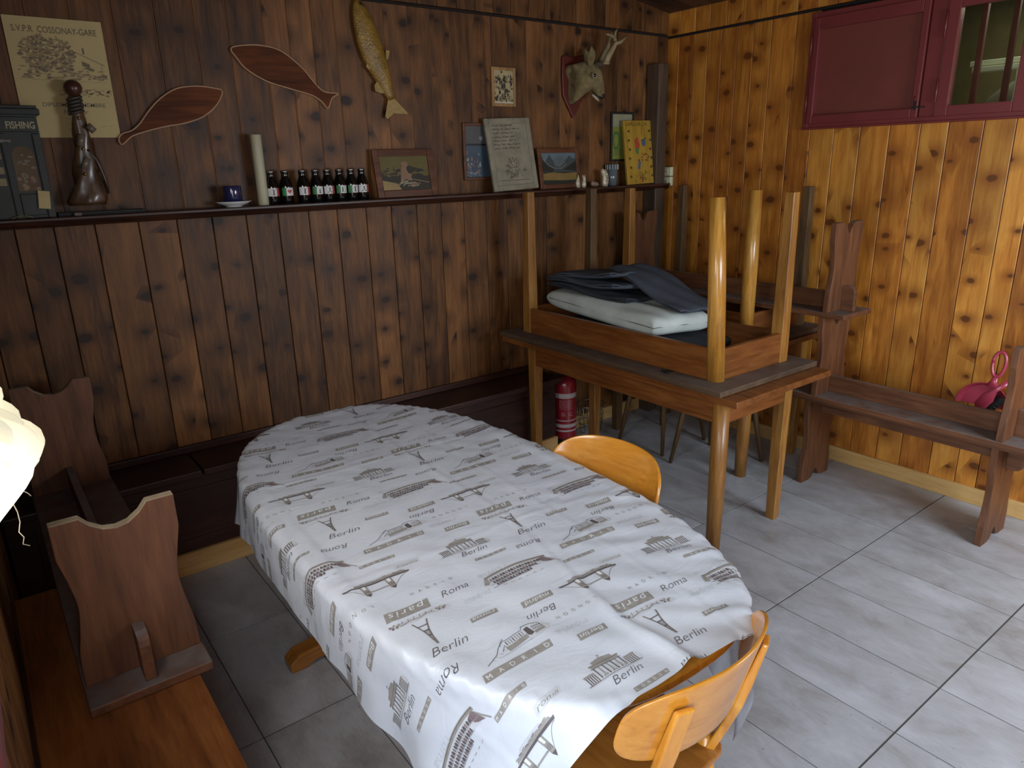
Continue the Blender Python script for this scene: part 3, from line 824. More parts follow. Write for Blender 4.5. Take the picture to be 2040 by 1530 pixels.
# --- cloth: small position-based simulation, then fine resampling
UX = Vector((0.9986, -0.053)); VX = Vector((0.053, 0.9986))
CELL_U, CELL_V, STEP = 0.4004, 0.5460, 0.0091
U0 = 0.258; V0 = 0.748         # cloth corner in (u,v) of the floor plan frame
NU, NV = 75, 104               # coarse vertices, 2*STEP apart
hs = 2 * STEP
def simulate_cloth():
    uu, vv_ = np.meshgrid(U0 + hs * np.arange(NU), V0 + hs * np.arange(NV), indexing='ij')
    X = np.zeros((NU, NV, 3))
    X[..., 0] = uu * UX.x + vv_ * VX.x; X[..., 1] = uu * UX.y + vv_ * VX.y; X[..., 2] = TTOP + 0.006
    rng = np.random.default_rng(3)
    X[..., 2] += rng.random(X.shape[:2]) * 0.0006
    prev = X.copy()
    a, b, e = TA + 0.010, TB + 0.010, TN
    ct_, st_ = math.cos(TROT), math.sin(TROT)
    def project(X):
        wx = X[..., 0] - TC.x; wy = X[..., 1] - TC.y
        dx = wx * ct_ + wy * st_; dy = -wx * st_ + wy * ct_
        F = (np.abs(dx / a) ** e + np.abs(dy / b) ** e) ** (1 / e)
        ztop = TTOP + 0.0055
        inside = F < 1.0
        zlow = TTOP - 0.05
        # distance outside approx
        up = inside & (X[..., 2] < ztop) & (X[..., 2] > zlow)
        # choose: push up if near the top else push out
        depth_side = (1 - F) * min(a, b)
        depth_top = ztop - X[..., 2]
        pu = up & (depth_top <= depth_side * 1.0 + 0.002)
        po = inside & (X[..., 2] < ztop) & ~pu
        X[..., 2] = np.where(pu, ztop, X[..., 2])
        s_ = np.where(po, 1.0 / np.maximum(F, 1e-3), 1.0)
        X[..., 0] = TC.x + wx * s_; X[..., 1] = TC.y + wy * s_
        return pu
    cons = []
    def addc(di, dj, k):
        L0 = hs * math.hypot(di, dj)
        m1 = max(1, abs(di)); 
        for ph in range(2):
            for ph2 in (range(1)):
                cons.append((di, dj, L0, k, ph))
    addc(1, 0, 1.0); addc(0, 1, 1.0); addc(1, 1, 0.5); addc(1, -1, 0.5); addc(2, 0, 0.45); addc(0, 2, 0.45); addc(4, 0, 0.25); addc(0, 4, 0.25)
    def solve(X, di, dj, L0, k, ph):
        i0 = np.arange(0, NU - di); 
        if dj >= 0: j0 = np.arange(0, NV - dj)
        else: j0 = np.arange(-dj, NV)
        if di > 0: i0 = i0[((i0 // di) % 2) == ph]
        else: j0 = j0[((j0 // dj) % 2) == ph]
        if len(i0) == 0 or len(j0) == 0: return
        A_ = np.ix_(i0, j0); B_ = np.ix_(i0 + di, j0 + dj)
        P, Q = X[A_], X[B_]; d = Q - P; L = np.linalg.norm(d, axis=-1, keepdims=True) + 1e-9
        c = d * ((L - L0) / L) * 0.5 * k
        X[A_] = P + c; X[B_] = Q - c
    dt2 = (1 / 60.0) ** 2
    for it in range(230):
        vel = (X - prev) * 0.985
        prev = X.copy()
        X = X + vel; X[..., 2] -= 9.8 * dt2 * 0.55
        for q in range(9):
            for c in cons: solve(X, *c)
            project(X)
        on = project(X)
        wx = X[..., 0] - TC.x; wy = X[..., 1] - TC.y
        dx = (wx * ct_ + wy * st_) / a; dy = (-wx * st_ + wy * ct_) / b
        F = (np.abs(dx) ** e + np.abs(dy) ** e) ** (1 / e)
        top = (F < 0.985) & (X[..., 2] < TTOP + 0.012)
        X[..., 0] = np.where(top, prev[..., 0] + (X[..., 0] - prev[..., 0]) * 0.05, X[..., 0])
        X[..., 1] = np.where(top, prev[..., 1] + (X[..., 1] - prev[..., 1]) * 0.05, X[..., 1])
        X[..., 2] = np.maximum(X[..., 2], 0.05)
        spd = X - prev; n = np.linalg.norm(spd, axis=-1, keepdims=True); X = prev + spd * np.minimum(1, 0.02 / (n + 1e-9))
    # oilcloth is stiff: relax the small frills of the hanging part
    hang = np.clip((TTOP - 0.015 - X[..., 2]) / 0.03, 0, 1)[..., None]
    for q in range(14):
        Y = X.copy()
        Y[1:-1] = 0.5 * X[1:-1] + 0.25 * (X[:-2] + X[2:])
        X = X * (1 - hang) + Y * hang
        Y = X.copy()
        Y[:, 1:-1] = 0.5 * X[:, 1:-1] + 0.25 * (X[:, :-2] + X[:, 2:])
        X = X * (1 - hang) + Y * hang
        project(X)
    return X
XC = simulate_cloth()
def cubic_up(X, f):
    """Catmull-Rom upsample along axis 0 by f"""
    n = X.shape[0]; idx = np.arange(0, (n - 1) * f + 1)
    i = np.minimum(idx // f, n - 2); t_ = ((idx - i * f) / f).reshape((-1,) + (1,) * (X.ndim - 1))
    g = lambda k: X[np.clip(k, 0, n - 1)]
    p0, p1, p2, p3 = g(i - 1), g(i), g(i + 1), g(i + 2)
    return 0.5 * (2 * p1 + (p2 - p0) * t_ + (2 * p0 - 5 * p1 + 4 * p2 - p3) * t_ ** 2 + (-p0 + 3 * p1 - 3 * p2 + p3) * t_ ** 3)
XF = cubic_up(XC, 2); XF = np.swapaxes(cubic_up(np.swapaxes(XF, 0, 1), 2), 0, 1)
FU, FV = XF.shape[:2]
ugrid = U0 + STEP * np.arange(FU); vgrid = V0 + STEP * np.arange(FV)
UG, VG = np.meshgrid(ugrid, vgrid, indexing='ij')
def grid_normals(P):
    du = np.gradient(P, axis=0); dv = np.gradient(P, axis=1)
    n = np.cross(du, dv); return n / (np.linalg.norm(n, axis=-1, keepdims=True) + 1e-12)
NRM = grid_normals(XF)
# packing creases and ripples of the oilcloth
def smooth(x): return x * x * (3 - 2 * x)
disp = np.zeros((FU, FV))
cr_line = np.interp(VG[0], [0.77, 0.93, 1.17, 1.48, 1.90, 2.6], [0.895, 0.878, 0.908, 0.946, 0.925, 0.905])
du_ = UG - cr_line[None, :]
near = np.clip((1.25 - VG) / 0.45, 0, 1)
disp += (0.0022 + 0.014 * near ** 2) * np.exp(-(du_ / (0.008 + 0.012 * near)) ** 2)
disp -= 0.0012 * np.exp(-((du_ - 0.018) / 0.008) ** 2)
for uc in (0.47, 1.06, 1.30): disp += 0.0016 * np.exp(-((UG - uc) / 0.005) ** 2) - 0.001 * np.exp(-((UG - uc - 0.012) / 0.005) ** 2)
for vc, w_ in ((1.41, 0.004), (2.02, 0.005)): disp += 0.0020 * np.exp(-((VG - vc - 0.01 * np.sin(UG * 8)) / w_) ** 2)
amp = np.clip((UG - 0.85) / 0.35, 0, 1) * np.clip((1.9 - VG) / 0.9, 0, 1)
disp += 0.0030 * amp * np.sin((VG + 0.28 * UG + 0.02 * np.sin(UG * 19)) * 2 * PI / 0.085 + 1.5 * np.sin(UG * 11)) * (0.5 + 0.5 * np.sin(UG * 23 + VG * 17))
disp += 0.0016 * np.clip((1.5 - VG) / 0.5, 0, 1) * np.sin((UG * 0.8 + VG) * 2 * PI / 0.13 + 2 * np.sin(VG * 9))
disp += 0.0009 * np.sin(UG * 41 + 3 * np.sin(VG * 13)) * np.sin(VG * 29 + 2 * np.sin(UG * 17))
disp = np.maximum(disp, -0.0028)
XF = XF + NRM * disp[..., None]
NRM = grid_normals(XF)

# --- the printed motifs, one repeat of the pattern, in metres, origin at the gate drawing
tile = MB()     # material slots: 1 ink, 2 taupe, 3 pale, 4 plum, 5 letter white
INK, TAU, PAL, PLU, LET = 1, 2, 3, 4, 5
Z1, Z2, Z3 = 0.0, 0.00012, 0.00024
def banner(cx, cy, w, h, s, rot=0.0, mi=TAU, lmi=LET, skew=0.22, size=None, space=1.0, shear=0.25, fit=None):
    b = MB(); b.poly([(-w / 2 - skew * h / 2, -h / 2), (w / 2 - skew * h / 2, -h / 2), (w / 2 + skew * h / 2, h / 2), (-w / 2 + skew * h / 2, h / 2)], mi, Z2)
    put_text(b, s, 0, 0, size or h * 0.95, lmi, Z3, space=space, shear=shear, fit=fit or w * 0.84)
    tile.join(b, Matrix.Translation((cx, cy, 0)) @ Matrix.Rotation(rot, 4, 'Z'))
def place(b, cx, cy, rot=0.0, sc=1.0):
    tile.join(b, Matrix.Translation((cx, cy, 0)) @ Matrix.Rotation(rot, 4, 'Z') @ Matrix.Diagonal((sc, sc, 1, 1)))
def gate():
    b = MB()
    b.poly([(-0.075, -0.030), (0.078, -0.030), (0.090, -0.018), (0.085, 0.0), (-0.070, -0.012)], PAL, Z1)
    for y0, y1, x in ((0.012, 0.020, 0.042), (0.021, 0.024, 0.045), (0.025, 0.032, 0.030)):
        b.poly([(-x, y0), (x, y0), (x, y1), (-x, y1)], TAU, Z2)
    b.poly([(-0.030, 0.032), (0.030, 0.032), (0.0, 0.038)], TAU, Z2)
    b.ribbon([(-0.045, 0.0205), (0.045, 0.0205)], 0.0012, INK, Z3); b.ribbon([(-0.046, 0.0115), (0.046, 0.0115)], 0.0012, INK, Z3)
    b.ribbon([(0, 0.038), (0.001, 0.046), (0.006, 0.043)], 0.0014, INK, Z2)
    for i in range(7):
        x = -0.039 + i * 0.013
        b.ribbon([(x, -0.022), (x, 0.011)], 0.003, TAU if i % 2 else INK, Z2); b.ribbon([(x + 0.003, -0.020), (x + 0.003, 0.010)], 0.0007, INK, Z3)
    for q in (-1, 1):
        x0 = q * 0.047; x1 = q * 0.078
        b.poly([(x0, -0.002), (x1, -0.002), (x1, 0.004), (x0, 0.004)], TAU, Z2)
        for i in range(5):
            x = x0 + (x1 - x0) * (i + 0.3) / 5
            b.ribbon([(x, -0.024), (x, -0.002)], 0.0030, INK, Z2)
        b.ribbon([(x0, -0.0245), (x1, -0.0245)], 0.0016, TAU, Z2)
    b.ribbon([(-0.084, -0.026), (0.084, -0.026)], 0.0014, INK, Z2)
    for i in range(8): b.ribbon([(-0.03 + i * 0.009, -0.022), (-0.03 + i * 0.009, -0.017)], 0.002, INK, Z2)
    return b
def colosseum():
    b = MB()
    top = lambda x: 0.016 + 0.010 * (1 - (x / 0.085) ** 2) + 0.05 * max(0, x) * 0.1
    xs_ = [-0.085 + 0.17 * i / 16 for i in range(17)]
    b.poly([(-0.095, -0.004), (-0.082, 0.018)] + [(x, top(x) + 0.006) for x in xs_] + [(0.078, -0.008), (0.03, 0.004), (-0.03, 0.002)], PAL, Z1)
    b.poly([(x, top(x) + 0.008) for x in xs_] + [(x, top(x)) for x in reversed(xs_)], TAU, Z2)
    b.poly([(-0.097, -0.002), (-0.088, 0.016), (-0.078, 0.021), (-0.080, 0.004), (-0.086, -0.006)], TAU, Z2)
    for row, (dy, hh) in enumerate(((-0.004, 0.009), (-0.016, 0.009), (-0.028, 0.009))):
        n = 19 - row * 3
        for i in range(n):
            x = -0.078 + 0.150 * (i + 0.5) / 19 + row * 0.003
            y = top(x) + dy; w = 0.0026 + 0.0006 * ((i * 7) % 3)
            P = [(x - w, y - hh), (x + w, y - hh), (x + w, y - 0.003), (x + w * 0.6, y - 0.0008), (x, y), (x - w * 0.6, y - 0.0008), (x - w, y - 0.003)]
            b.poly(P, INK if (i + row) % 3 else PLU, Z2)
        b.ribbon([(x, top(x) + dy - hh - 0.0014) for x in xs_[:17 - row * 3]], 0.0011, TAU, Z3)
    b.ribbon([(x, top(x) + 0.0055) for x in xs_], 0.0013, INK, Z3)
    b.poly([(0.060, 0.018), (0.078, 0.020), (0.092, -0.012), (0.084, -0.008), (0.074, -0.004), (0.066, 0.002)], PLU, Z2)
    b.ribbon([(0.078, 0.018), (0.092, -0.004), (0.104, -0.020)], 0.003, TAU, Z2)
    for i in range(6): b.ribbon([(-0.06 + i * 0.02, -0.022 - 0.001 * i), (-0.05 + i * 0.02, -0.025)], 0.0012, TAU, Z2)
    return b
def palace():
    b = MB()
    b.poly([(0.03, -0.022), (0.098, -0.010), (0.108, 0.004), (0.090, 0.022), (0.03, 0.0)], PAL, Z1)
    b.ribbon([(-0.11, -0.03), (-0.07, -0.012), (-0.052, 0.008), (-0.034, 0.022), (-0.020, 0.020), (0.03, 0.024), (0.036, 0.034), (0.060, 0.034), (0.085, 0.026), (0.088, 0.002)], 0.0015, INK, Z2)
    b.poly([(-0.034, -0.004), (0.034, 0.004), (0.034, -0.010), (-0.034, -0.020)], TAU, Z2)
    b.poly([(0.036, 0.022), (0.050, 0.026), (0.055, -0.004), (0.044, -0.008), (0.036, -0.002)], INK, Z2)
    b.poly([(0.056, 0.000), (0.088, 0.004), (0.090, -0.006), (0.056, -0.010)], TAU, Z2)
    for i in range(8):
        x = -0.026 + i * 0.0075
        b.ribbon([(x, 0.001 + i * 0.0004), (x, 0.016 + i * 0.0005)], 0.0028, TAU if i % 3 else INK, Z3)
    for r_ in range(2):
        for i in range(5):
            x = 0.060 + i * 0.006; b.ribbon([(x, 0.005 + r_ * 0.010), (x, 0.011 + r_ * 0.010)], 0.0026, INK, Z3)
    for i in range(5): b.ribbon([(-0.09 + i * 0.014, -0.022 + i * 0.006), (-0.082 + i * 0.014, -0.026 + i * 0.004)], 0.0009, TAU, Z2)
    b.ribbon([(-0.07, -0.026), (-0.03, -0.024), (0.04, -0.018)], 0.0009, TAU, Z2); b.ribbon([(-0.05, -0.012), (-0.034, 0.006), (-0.034, -0.014)], 0.0012, INK, Z2)
    for i in range(6): b.ribbon([(-0.044 + i * 0.0035, 0.008 + i * 0.0032), (-0.045 + i * 0.0035, 0.015 + i * 0.003)], 0.0015, INK, Z2)
    return b
def eiffel():
    """tower drawn upright, tip at +y"""
    b = MB()
    L_ = [(-0.020, -0.030), (-0.013, -0.012), (-0.0075, 0.006), (-0.0035, 0.030), (-0.0010, 0.062)]
    for q in (-1, 1): b.ribbon([(q * -x, y) for x, y in L_], 0.0042 if q else 0, TAU, Z2)
    for q in (-1, 1): b.ribbon([(q * -x, y) for x, y in L_], 0.0013, INK, Z3)
    for y, w in ((-0.012, 0.015), (0.006, 0.009), (0.026, 0.005)): b.ribbon([(-w, y), (w, y)], 0.0028, INK, Z3)
    for i in range(7):
        y = 0.008 + i * 0.006; w = 0.0065 - i * 0.0007; b.ribbon([(-w, y), (w, y + 0.005)], 0.0010, INK, Z3); b.ribbon([(w, y), (-w, y + 0.005)], 0.0010, INK, Z3)
    b.poly([(-0.085, -0.050), (-0.060, -0.040), (-0.030, -0.044), (0.0, -0.036), (0.035, -0.040), (0.072, -0.046), (0.070, -0.056), (0.03, -0.052), (-0.02, -0.055), (-0.07, -0.058)], PAL, Z1)
    for x0 in (-0.070, 0.056):
        for i in range(7):
            a = i * 2.4; r_ = 0.0025 * math.sqrt(i + 1)
            b.poly([(x0 + r_ * math.cos(a) * 2 + 0.004 * math.cos(k), -0.047 + r_ * math.sin(a) + 0.0035 * math.sin(k)) for k in (0, 1.25, 2.5, 3.77, 5.0)], PLU if i % 2 else TAU, Z2 + 0.00001 * i)
    b.ribbon([(-0.050, -0.046), (-0.030, -0.050), (-0.012, -0.042), (0.012, -0.046), (0.045, -0.040)], 0.0028, TAU, Z3)
    for i in range(6): b.ribbon([(-0.046 + i * 0.016, -0.055), (-0.043 + i * 0.016, -0.045)], 0.0014, INK, Z3)
    for i in range(3): b.ribbon([(-0.090 + i * 0.006, -0.050), (-0.092 + i * 0.006, -0.034)], 0.0008, TAU, Z2)
    return b
def bridge():
    b = MB()
    for x in (-0.030, 0.042):
        b.poly([(x - 0.010, -0.020), (x + 0.010, -0.020), (x + 0.009, 0.020), (x - 0.009, 0.020)], TAU, Z2)
        b.poly([(x - 0.009, 0.020), (x + 0.009, 0.020), (x, 0.032)], INK, Z2)
        b.poly([(x - 0.005, -0.020), (x + 0.005, -0.020), (x + 0.004, -0.004), (x - 0.004, -0.004)], LET, Z3)
        for i in range(3): b.ribbon([(x - 0.006 + i * 0.006, 0.002), (x - 0.006 + i * 0.006, 0.014)], 0.0018, INK, Z3)
    b.poly([(-0.020, 0.009), (0.032, 0.009), (0.032, 0.013), (-0.020, 0.013)], TAU, Z2)
    b.poly([(-0.098, -0.026), (0.098, -0.024), (0.096, -0.019), (-0.095, -0.0195)], INK, Z2); b.poly([(-0.085, -0.033), (0.01, -0.034), (0.06, -0.031), (0.065, -0.026), (-0.09, -0.026)], TAU, Z2)
    for i in range(9): b.ribbon([(-0.08 + i * 0.016, -0.036 + 0.002 * (i % 3)), (-0.066 + i * 0.016, -0.034)], 0.003, PLU if i % 2 else TAU, Z3)
    b.poly([(-0.06, -0.040), (0.03, -0.042), (0.06, -0.030), (-0.05, -0.029)], PAL, Z1)
    for x0, x1 in ((-0.040, -0.092), (0.052, 0.094)):
        b.ribbon([(x0 + (x1 - x0) * k / 6, 0.016 - 0.034 * math.sin(k / 6 * PI / 2)) for k in range(7)], 0.0016, TAU, Z2)
    return b
def letters(s_, cx, cy, span, size, mi, z, rot=0.0):
    b = MB(); n = len(s_)
    for i, c_ in enumerate(s_): put_text(b, c_, -span / 2 + span * i / (n - 1), 0, size, mi, z)
    tile.join(b, Matrix.Translation((cx, cy, 0)) @ Matrix.Rotation(rot, 4, 'Z'))
def lbanner(cx, cy, w, h, s_):
    b = MB(); k = h * 0.12; b.poly([(-w / 2 - k, -h / 2), (w / 2 - k, -h / 2), (w / 2 + k, h / 2), (-w / 2 + k, h / 2)], TAU, Z2); tile.join(b, Matrix.Translation((cx, cy, 0)))
    letters(s_, cx, cy, w * 0.86, h * 0.85, LET, Z3)
TH = dict(shear=0.4, bold=-0.014)
place(gate(), 0, 0, 0, 0.82)
put_text(tile, 'Berlin', 0.012, -0.036, 0.028, INK, Z3, fit=0.074, **TH)
place(palace(), -0.097, 0.168, 0, 0.80)
lbanner(-0.127, 0.121, 0.165, 0.0195, 'MADRID')
lbanner(-0.200, 0.063, 0.092, 0.0105, 'MADRID')
banner(-0.146, 0.012, 0.064, 0.014, 'roma', 0.0, mi=PAL, lmi=TAU)
place(bridge(), -0.237, -0.035, PI, 0.85)
letters('MADRID', -0.143, -0.106, 0.100, 0.013, TAU, Z2)
put_text(tile, 'Roma', -0.109, -0.149, 0.031, INK, Z2, fit=0.070, **TH)
put_text(tile, 'madrid', -0.080, -0.202, 0.026, PAL, Z2, fit=0.072, shear=0.35)
put_text(tile, 'roma', 0.0, -0.146, 0.028, PAL, Z2, rot=PI, shear=0.3, fit=0.080)
place(colosseum(), 0.050, -0.180, 0, 1.0)
banner(-0.229, -0.154, 0.106, 0.030, 'paris', PI, space=1.25, shear=0.3)
place(eiffel(), -0.226, -0.228, PI, 0.88)
put_text(tile, 'Berlin', -0.212, -0.302, 0.033, INK, Z2, fit=0.086, **TH)
put_text(tile, 'Roma', -0.262, 0.180, 0.030, INK, Z2, rot=PI, fit=0.070, **TH)
letters('LONDON', -0.335, -0.098, 0.100, 0.013, TAU, Z2, PI)
banner(-0.105, -0.270, 0.067, 0.014, 'roma', PI)
banner(0.018, -0.293, 0.080, 0.020, 'madrid', PI)
put_text(tile, 'Berlin', 0.0, -0.336, 0.028, INK, Z2, rot=PI, fit=0.076, **TH)
banner(0.041, 0.095, 0.072, 0.019, 'Berlin', PI)
put_text(tile, 'roma', 0.020, 0.131, 0.028, PAL, Z2, rot=PI, shear=0.3, fit=0.082)
lbanner(0.036, -0.076, 0.088, 0.0095, 'LONDON')

def slice_grid(mb, step):
    me = bpy.data.meshes.new('tmp'); me.from_pydata(mb.v, [], mb.f); me.polygons.foreach_set('material_index', mb.mi)
    bm = bmesh.new(); bm.from_mesh(me); bpy.data.meshes.remove(me)
    for ax in (0, 1):
        c = [v.co[ax] for v in bm.verts]; a, b_ = math.floor(min(c) / step), math.ceil(max(c) / step)
        for k in range(a, b_ + 1):
            no = [0, 0, 0]; no[ax] = 1; co = [0, 0, 0]; co[ax] = k * step
            near_ = [f for f in bm.faces if min(v.co[ax] for v in f.verts) < k * step < max(v.co[ax] for v in f.verts)]
            if not near_: continue
            g = set(near_); 
            for f in near_: g.update(f.edges); g.update(f.verts)
            bmesh.ops.bisect_plane(bm, geom=list(g), plane_co=co, plane_no=no, dist=1e-7)
    bm.verts.index_update()
    V = np.array([v.co[:] for v in bm.verts]); F = [tuple(v.index for v in f.verts) for f in bm.faces]; I = [f.material_index for f in bm.faces]
    bm.free(); return V, F, I
TV, TF, TI = slice_grid(tile, STEP)
gate0 = (0.764, 1.382)      # (u,v) of the reference gate drawing
# snap to the grid
gate0 = (U0 + round((gate0[0] - U0) / STEP) * STEP, V0 + round((gate0[1] - V0) / STEP) * STEP)
cmb_v = [XF.reshape(-1, 3)]; cmb_f = []; cmb_i = []
base_n = FU * FV
for i in range(FU - 1):
    for j in range(FV - 1):
        cmb_f.append((i * FV + j, (i + 1) * FV + j, (i + 1) * FV + j + 1, i * FV + j + 1)); cmb_i.append(0)
umax, vmax = ugrid[-1], vgrid[-1]
def map_uv(uv):
    s = (uv[:, 0] - U0) / STEP; t_ = (uv[:, 1] - V0) / STEP
    i = np.clip(np.floor(s + 1e-6).astype(int), 0, FU - 2); j = np.clip(np.floor(t_ + 1e-6).astype(int), 0, FV - 2)
    a = (s - i)[:, None]; b_ = (t_ - j)[:, None]
    P = XF[i, j] * (1 - a) * (1 - b_) + XF[i + 1, j] * a * (1 - b_) + XF[i, j + 1] * (1 - a) * b_ + XF[i + 1, j + 1] * a * b_
    N = NRM[i, j] * (1 - a) * (1 - b_) + NRM[i + 1, j] * a * (1 - b_) + NRM[i, j + 1] * (1 - a) * b_ + NRM[i + 1, j + 1] * a * b_
    return P, N
tot = base_n
for cu in range(-3, 5):
    for cv in range(-4, 5):
        ou = gate0[0] + cu * CELL_U; ov = gate0[1] + cv * CELL_V + (CELL_V / 2 if cu % 2 else 0.0)
        uv = TV[:, :2] + np.array([ou, ov])
        ok = (uv[:, 0] >= U0 - 1e-5) & (uv[:, 0] <= umax + 1e-5) & (uv[:, 1] >= V0 - 1e-5) & (uv[:, 1] <= vmax + 1e-5)
        if not ok.any(): continue
        idx = -np.ones(len(uv), int); sel = []
        keepf = [k for k, f in enumerate(TF) if all(ok[q] for q in f)]
        used = sorted({q for k in keepf for q in TF[k]})
        if not used: continue
        idx[used] = np.arange(len(used))
        P, N = map_uv(uv[used]); P = P + N * (0.0007 + TV[used, 2:3])
        cmb_v.append(P)
        for k in keepf: cmb_f.append(tuple(int(tot + idx[q]) for q in TF[k])); cmb_i.append(TI[k])
        tot += len(used)
me = bpy.data.meshes.new('tablecloth'); me.from_pydata(np.concatenate(cmb_v).tolist(), [], cmb_f)
for q in ('oilcloth', 'ink', 'taupe', 'pale', 'plum', 'letter'): me.materials.append(M[q])
me.polygons.foreach_set('material_index', cmb_i)
me.polygons.foreach_set('use_smooth', [True] * len(cmb_i)); me.update()
co = bpy.data.objects.new('tablecloth', me); C.objects.link(co)
tag(co, 'white oilcloth printed with brown city sights and names, draped over the oval table', 'tablecloth')

# ------------------------------------------------------------------ shelf along the wall
ZS = 1.520
t = thing('wall_shelf', 'long dark moulded wooden shelf running along the back wall', 'shelf', (1.7, YA, ZS))
s = MB(); s.box((XL + 0.002, 3.125, ZS - 0.014), (3.66, YA - 0.012, ZS))
s.xf(Matrix.Translation((-1.7, -YA, -ZS))).build('shelf_board', M['shelf'], t, bevel=0.004)
s = MB(); s.prism([(3.140, ZS - 0.014), (3.134, ZS - 0.022), (3.142, ZS - 0.030), (3.152, ZS - 0.036), (YA - 0.012, ZS - 0.036), (YA - 0.012, ZS - 0.014)], 3.66 - (XL + 0.002), 'x', 0, XL + 0.002)
s.xf(Matrix.Translation((-1.7, -YA, -ZS))).build('moulding', M['shelf'], t)
SY = 3.19            # depth line of most things on the shelf
def on_shelf(px, Y=SY): 
    r = ray(px, 400); return r[0] / r[1] * Y
PLC = {}
def col(name, h, **k):
    if name not in PLC: PLC[name] = plain(name, h, **k)
    return PLC[name]
def local(mb, o): return mb.xf((Matrix.Translation(o.location) @ o.rotation_euler.to_matrix().to_4x4()).inverted())

# --- pictures: helper for flat framed things; local u right, v up, w toward the room
def lean_root(name, label, cat, x0, x1, z0, z1, y=None, lean=0.0, roll=0.0, depth=0.0, group=None):
    """root at bottom-left corner on the shelf/wall; local x right, z up, -y to the room"""
    o = thing(name, label, cat, (x0, y if y is not None else YA - 0.02, z0), group=group)
    o.rotation_euler = (-lean, roll, 0)
    return o, x1 - x0, z1 - z0
def slab(w, h, d, mi=0, x0=0, z0=0, y0=0.0):
    m_ = MB(); m_.box((x0, y0 - d, z0), (x0 + w, y0, z0 + h), mi); return m_
def flat(root, name, mb2, mats, w=None, y=-0.001, x=0.0, z=0.0):
    """2D art (x,y plane) placed on the front of a picture"""
    mt = Matrix(((1, 0, 0, x), (0, 0, -1, y), (0, 1, 0, z), (0, 0, 0, 1)))
    mb2.xf(mt); return mb2.build(name, mats, root, recalc=False)
def blob(mb, cx, cy, rx, ry, mi, z=0.0, n=14, wob=0.15, ph=0.0):
    mb.poly([(cx + rx * math.cos(a) * (1 + wob * math.sin(3 * a + ph)), cy + ry * math.sin(a) * (1 + wob * math.cos(2 * a + ph))) for a in [2 * PI * i / n for i in range(n)]], mi, z)
def scribble(mb, x0, x1, y, h, w, mi, z, rng, gap=0.25):
    x = x0
    while x < x1:
        L_ = rng.uniform(2, 6) * h
        pts = []; k = 0
        while k * h * 0.35 < L_ and x + k * h * 0.35 < x1:
            pts.append((x + k * h * 0.35, y + rng.uniform(-0.45, 0.45) * h)); k += 1
        if len(pts) > 1: mb.ribbon(pts, w, mi, z)
        x += L_ + h * 0.9

# --- large parchment certificate
rg = random.Random(5)
t, w, h = lean_root('certificate', 'large yellowed certificate with a farmhouse drawing pinned to the wall', 'poster', 0.262, 0.570, 1.800, 2.205, y=YA - 0.014)
paper = plain('yellowed_paper', '#bba874', 0.7, var=0.06, scale=5)
sl = slab(w, h, 0.004); sl.build('sheet', paper, t)
pk = [col('sepia_ink', '#6a5a40'), col('sepia_light', '#8d7b52'), col('sepia_dark', '#4b3d2b')]
a = MB()
put_text(a, 'S.V.P.R  COSSONAY-GARE', w * 0.5, h * 0.905, 0.030, 0, 0.0002, fit=w * 0.86, bold=0.01)
cx, cy = w * 0.38, h * 0.68
for i in range(330):
    an = rg.uniform(0, 2 * PI); rr_ = rg.uniform(0, 1) ** 0.5
    blob(a, cx + 0.088 * rr_ * math.cos(an), cy + 0.062 * rr_ * math.sin(an) + 0.012, rg.uniform(0.003, 0.009), rg.uniform(0.002, 0.006), rg.choice((0, 1, 1)), 0.0002 + i * 1e-6, 7, 0.3, i)
for q in range(110):
    x = rg.uniform(w * 0.06, w * 0.95); y = rg.uniform(h * 0.50, h * 0.60)
    blob(a, x, y, rg.uniform(0.004, 0.012), rg.uniform(0.0012, 0.004), rg.choice((0, 1)), 0.0003 + q * 1e-6, 7, 0.3, q)
a.ribbon([(w * 0.50, h * 0.79), (w * 0.96, h * 0.63)], 0.0022, 0, 0.0004)
a.ribbon([(w * 0.50, h * 0.79), (w * 0.44, h * 0.72)], 0.0016, 0, 0.0004)
a.ribbon([(w * 0.60, h * 0.73), (w * 0.60, h * 0.56), (w * 0.92, h * 0.53), (w * 0.93, h * 0.64)], 0.0012, 0, 0.0004)
a.poly([(w * 0.72, h * 0.66), (w * 0.80, h * 0.635), (w * 0.80, h * 0.60), (w * 0.72, h * 0.62)], 0, 0.0004)
a.poly([(w * 0.745, h * 0.72), (w * 0.765, h * 0.715), (w * 0.765, h * 0.77), (w * 0.745, h * 0.77)], 0, 0.0004)
for i in range(9): a.ribbon([(w * (0.06 + 0.1 * i), h * 0.485 + rg.uniform(-.003, .003)), (w * (0.16 + 0.1 * i), h * 0.49 + rg.uniform(-.004, .004))], 0.0012, 1, 0.0004)
for q in range(60): blob(a, rg.uniform(w * 0.40, w * 0.97), rg.uniform(h * 0.36, h * 0.42), rg.uniform(0.003, 0.009), rg.uniform(0.001, 0.003), 1, 0.0003, 6, 0.3, q)
put_text(a, 'DIPLOME DE MEMBRE', w * 0.56, h * 0.285, 0.020, 0, 0.0003, fit=w * 0.66, bold=0.006)
put_text(a, 'Honneur', w * 0.56, h * 0.225, 0.022, 0, 0.0003, shear=0.25)
for yy in (0.165, 0.115, 0.075): scribble(a, w * 0.44, w * 0.66, h * yy, 0.004, 0.0010, 1, 0.0003, rg)
scribble(a, w * 0.80, w * 0.94, h * 0.10, 0.004, 0.0010, 1, 0.0003, rg)
flat(t, 'printing', a, pk, y=-0.0045)

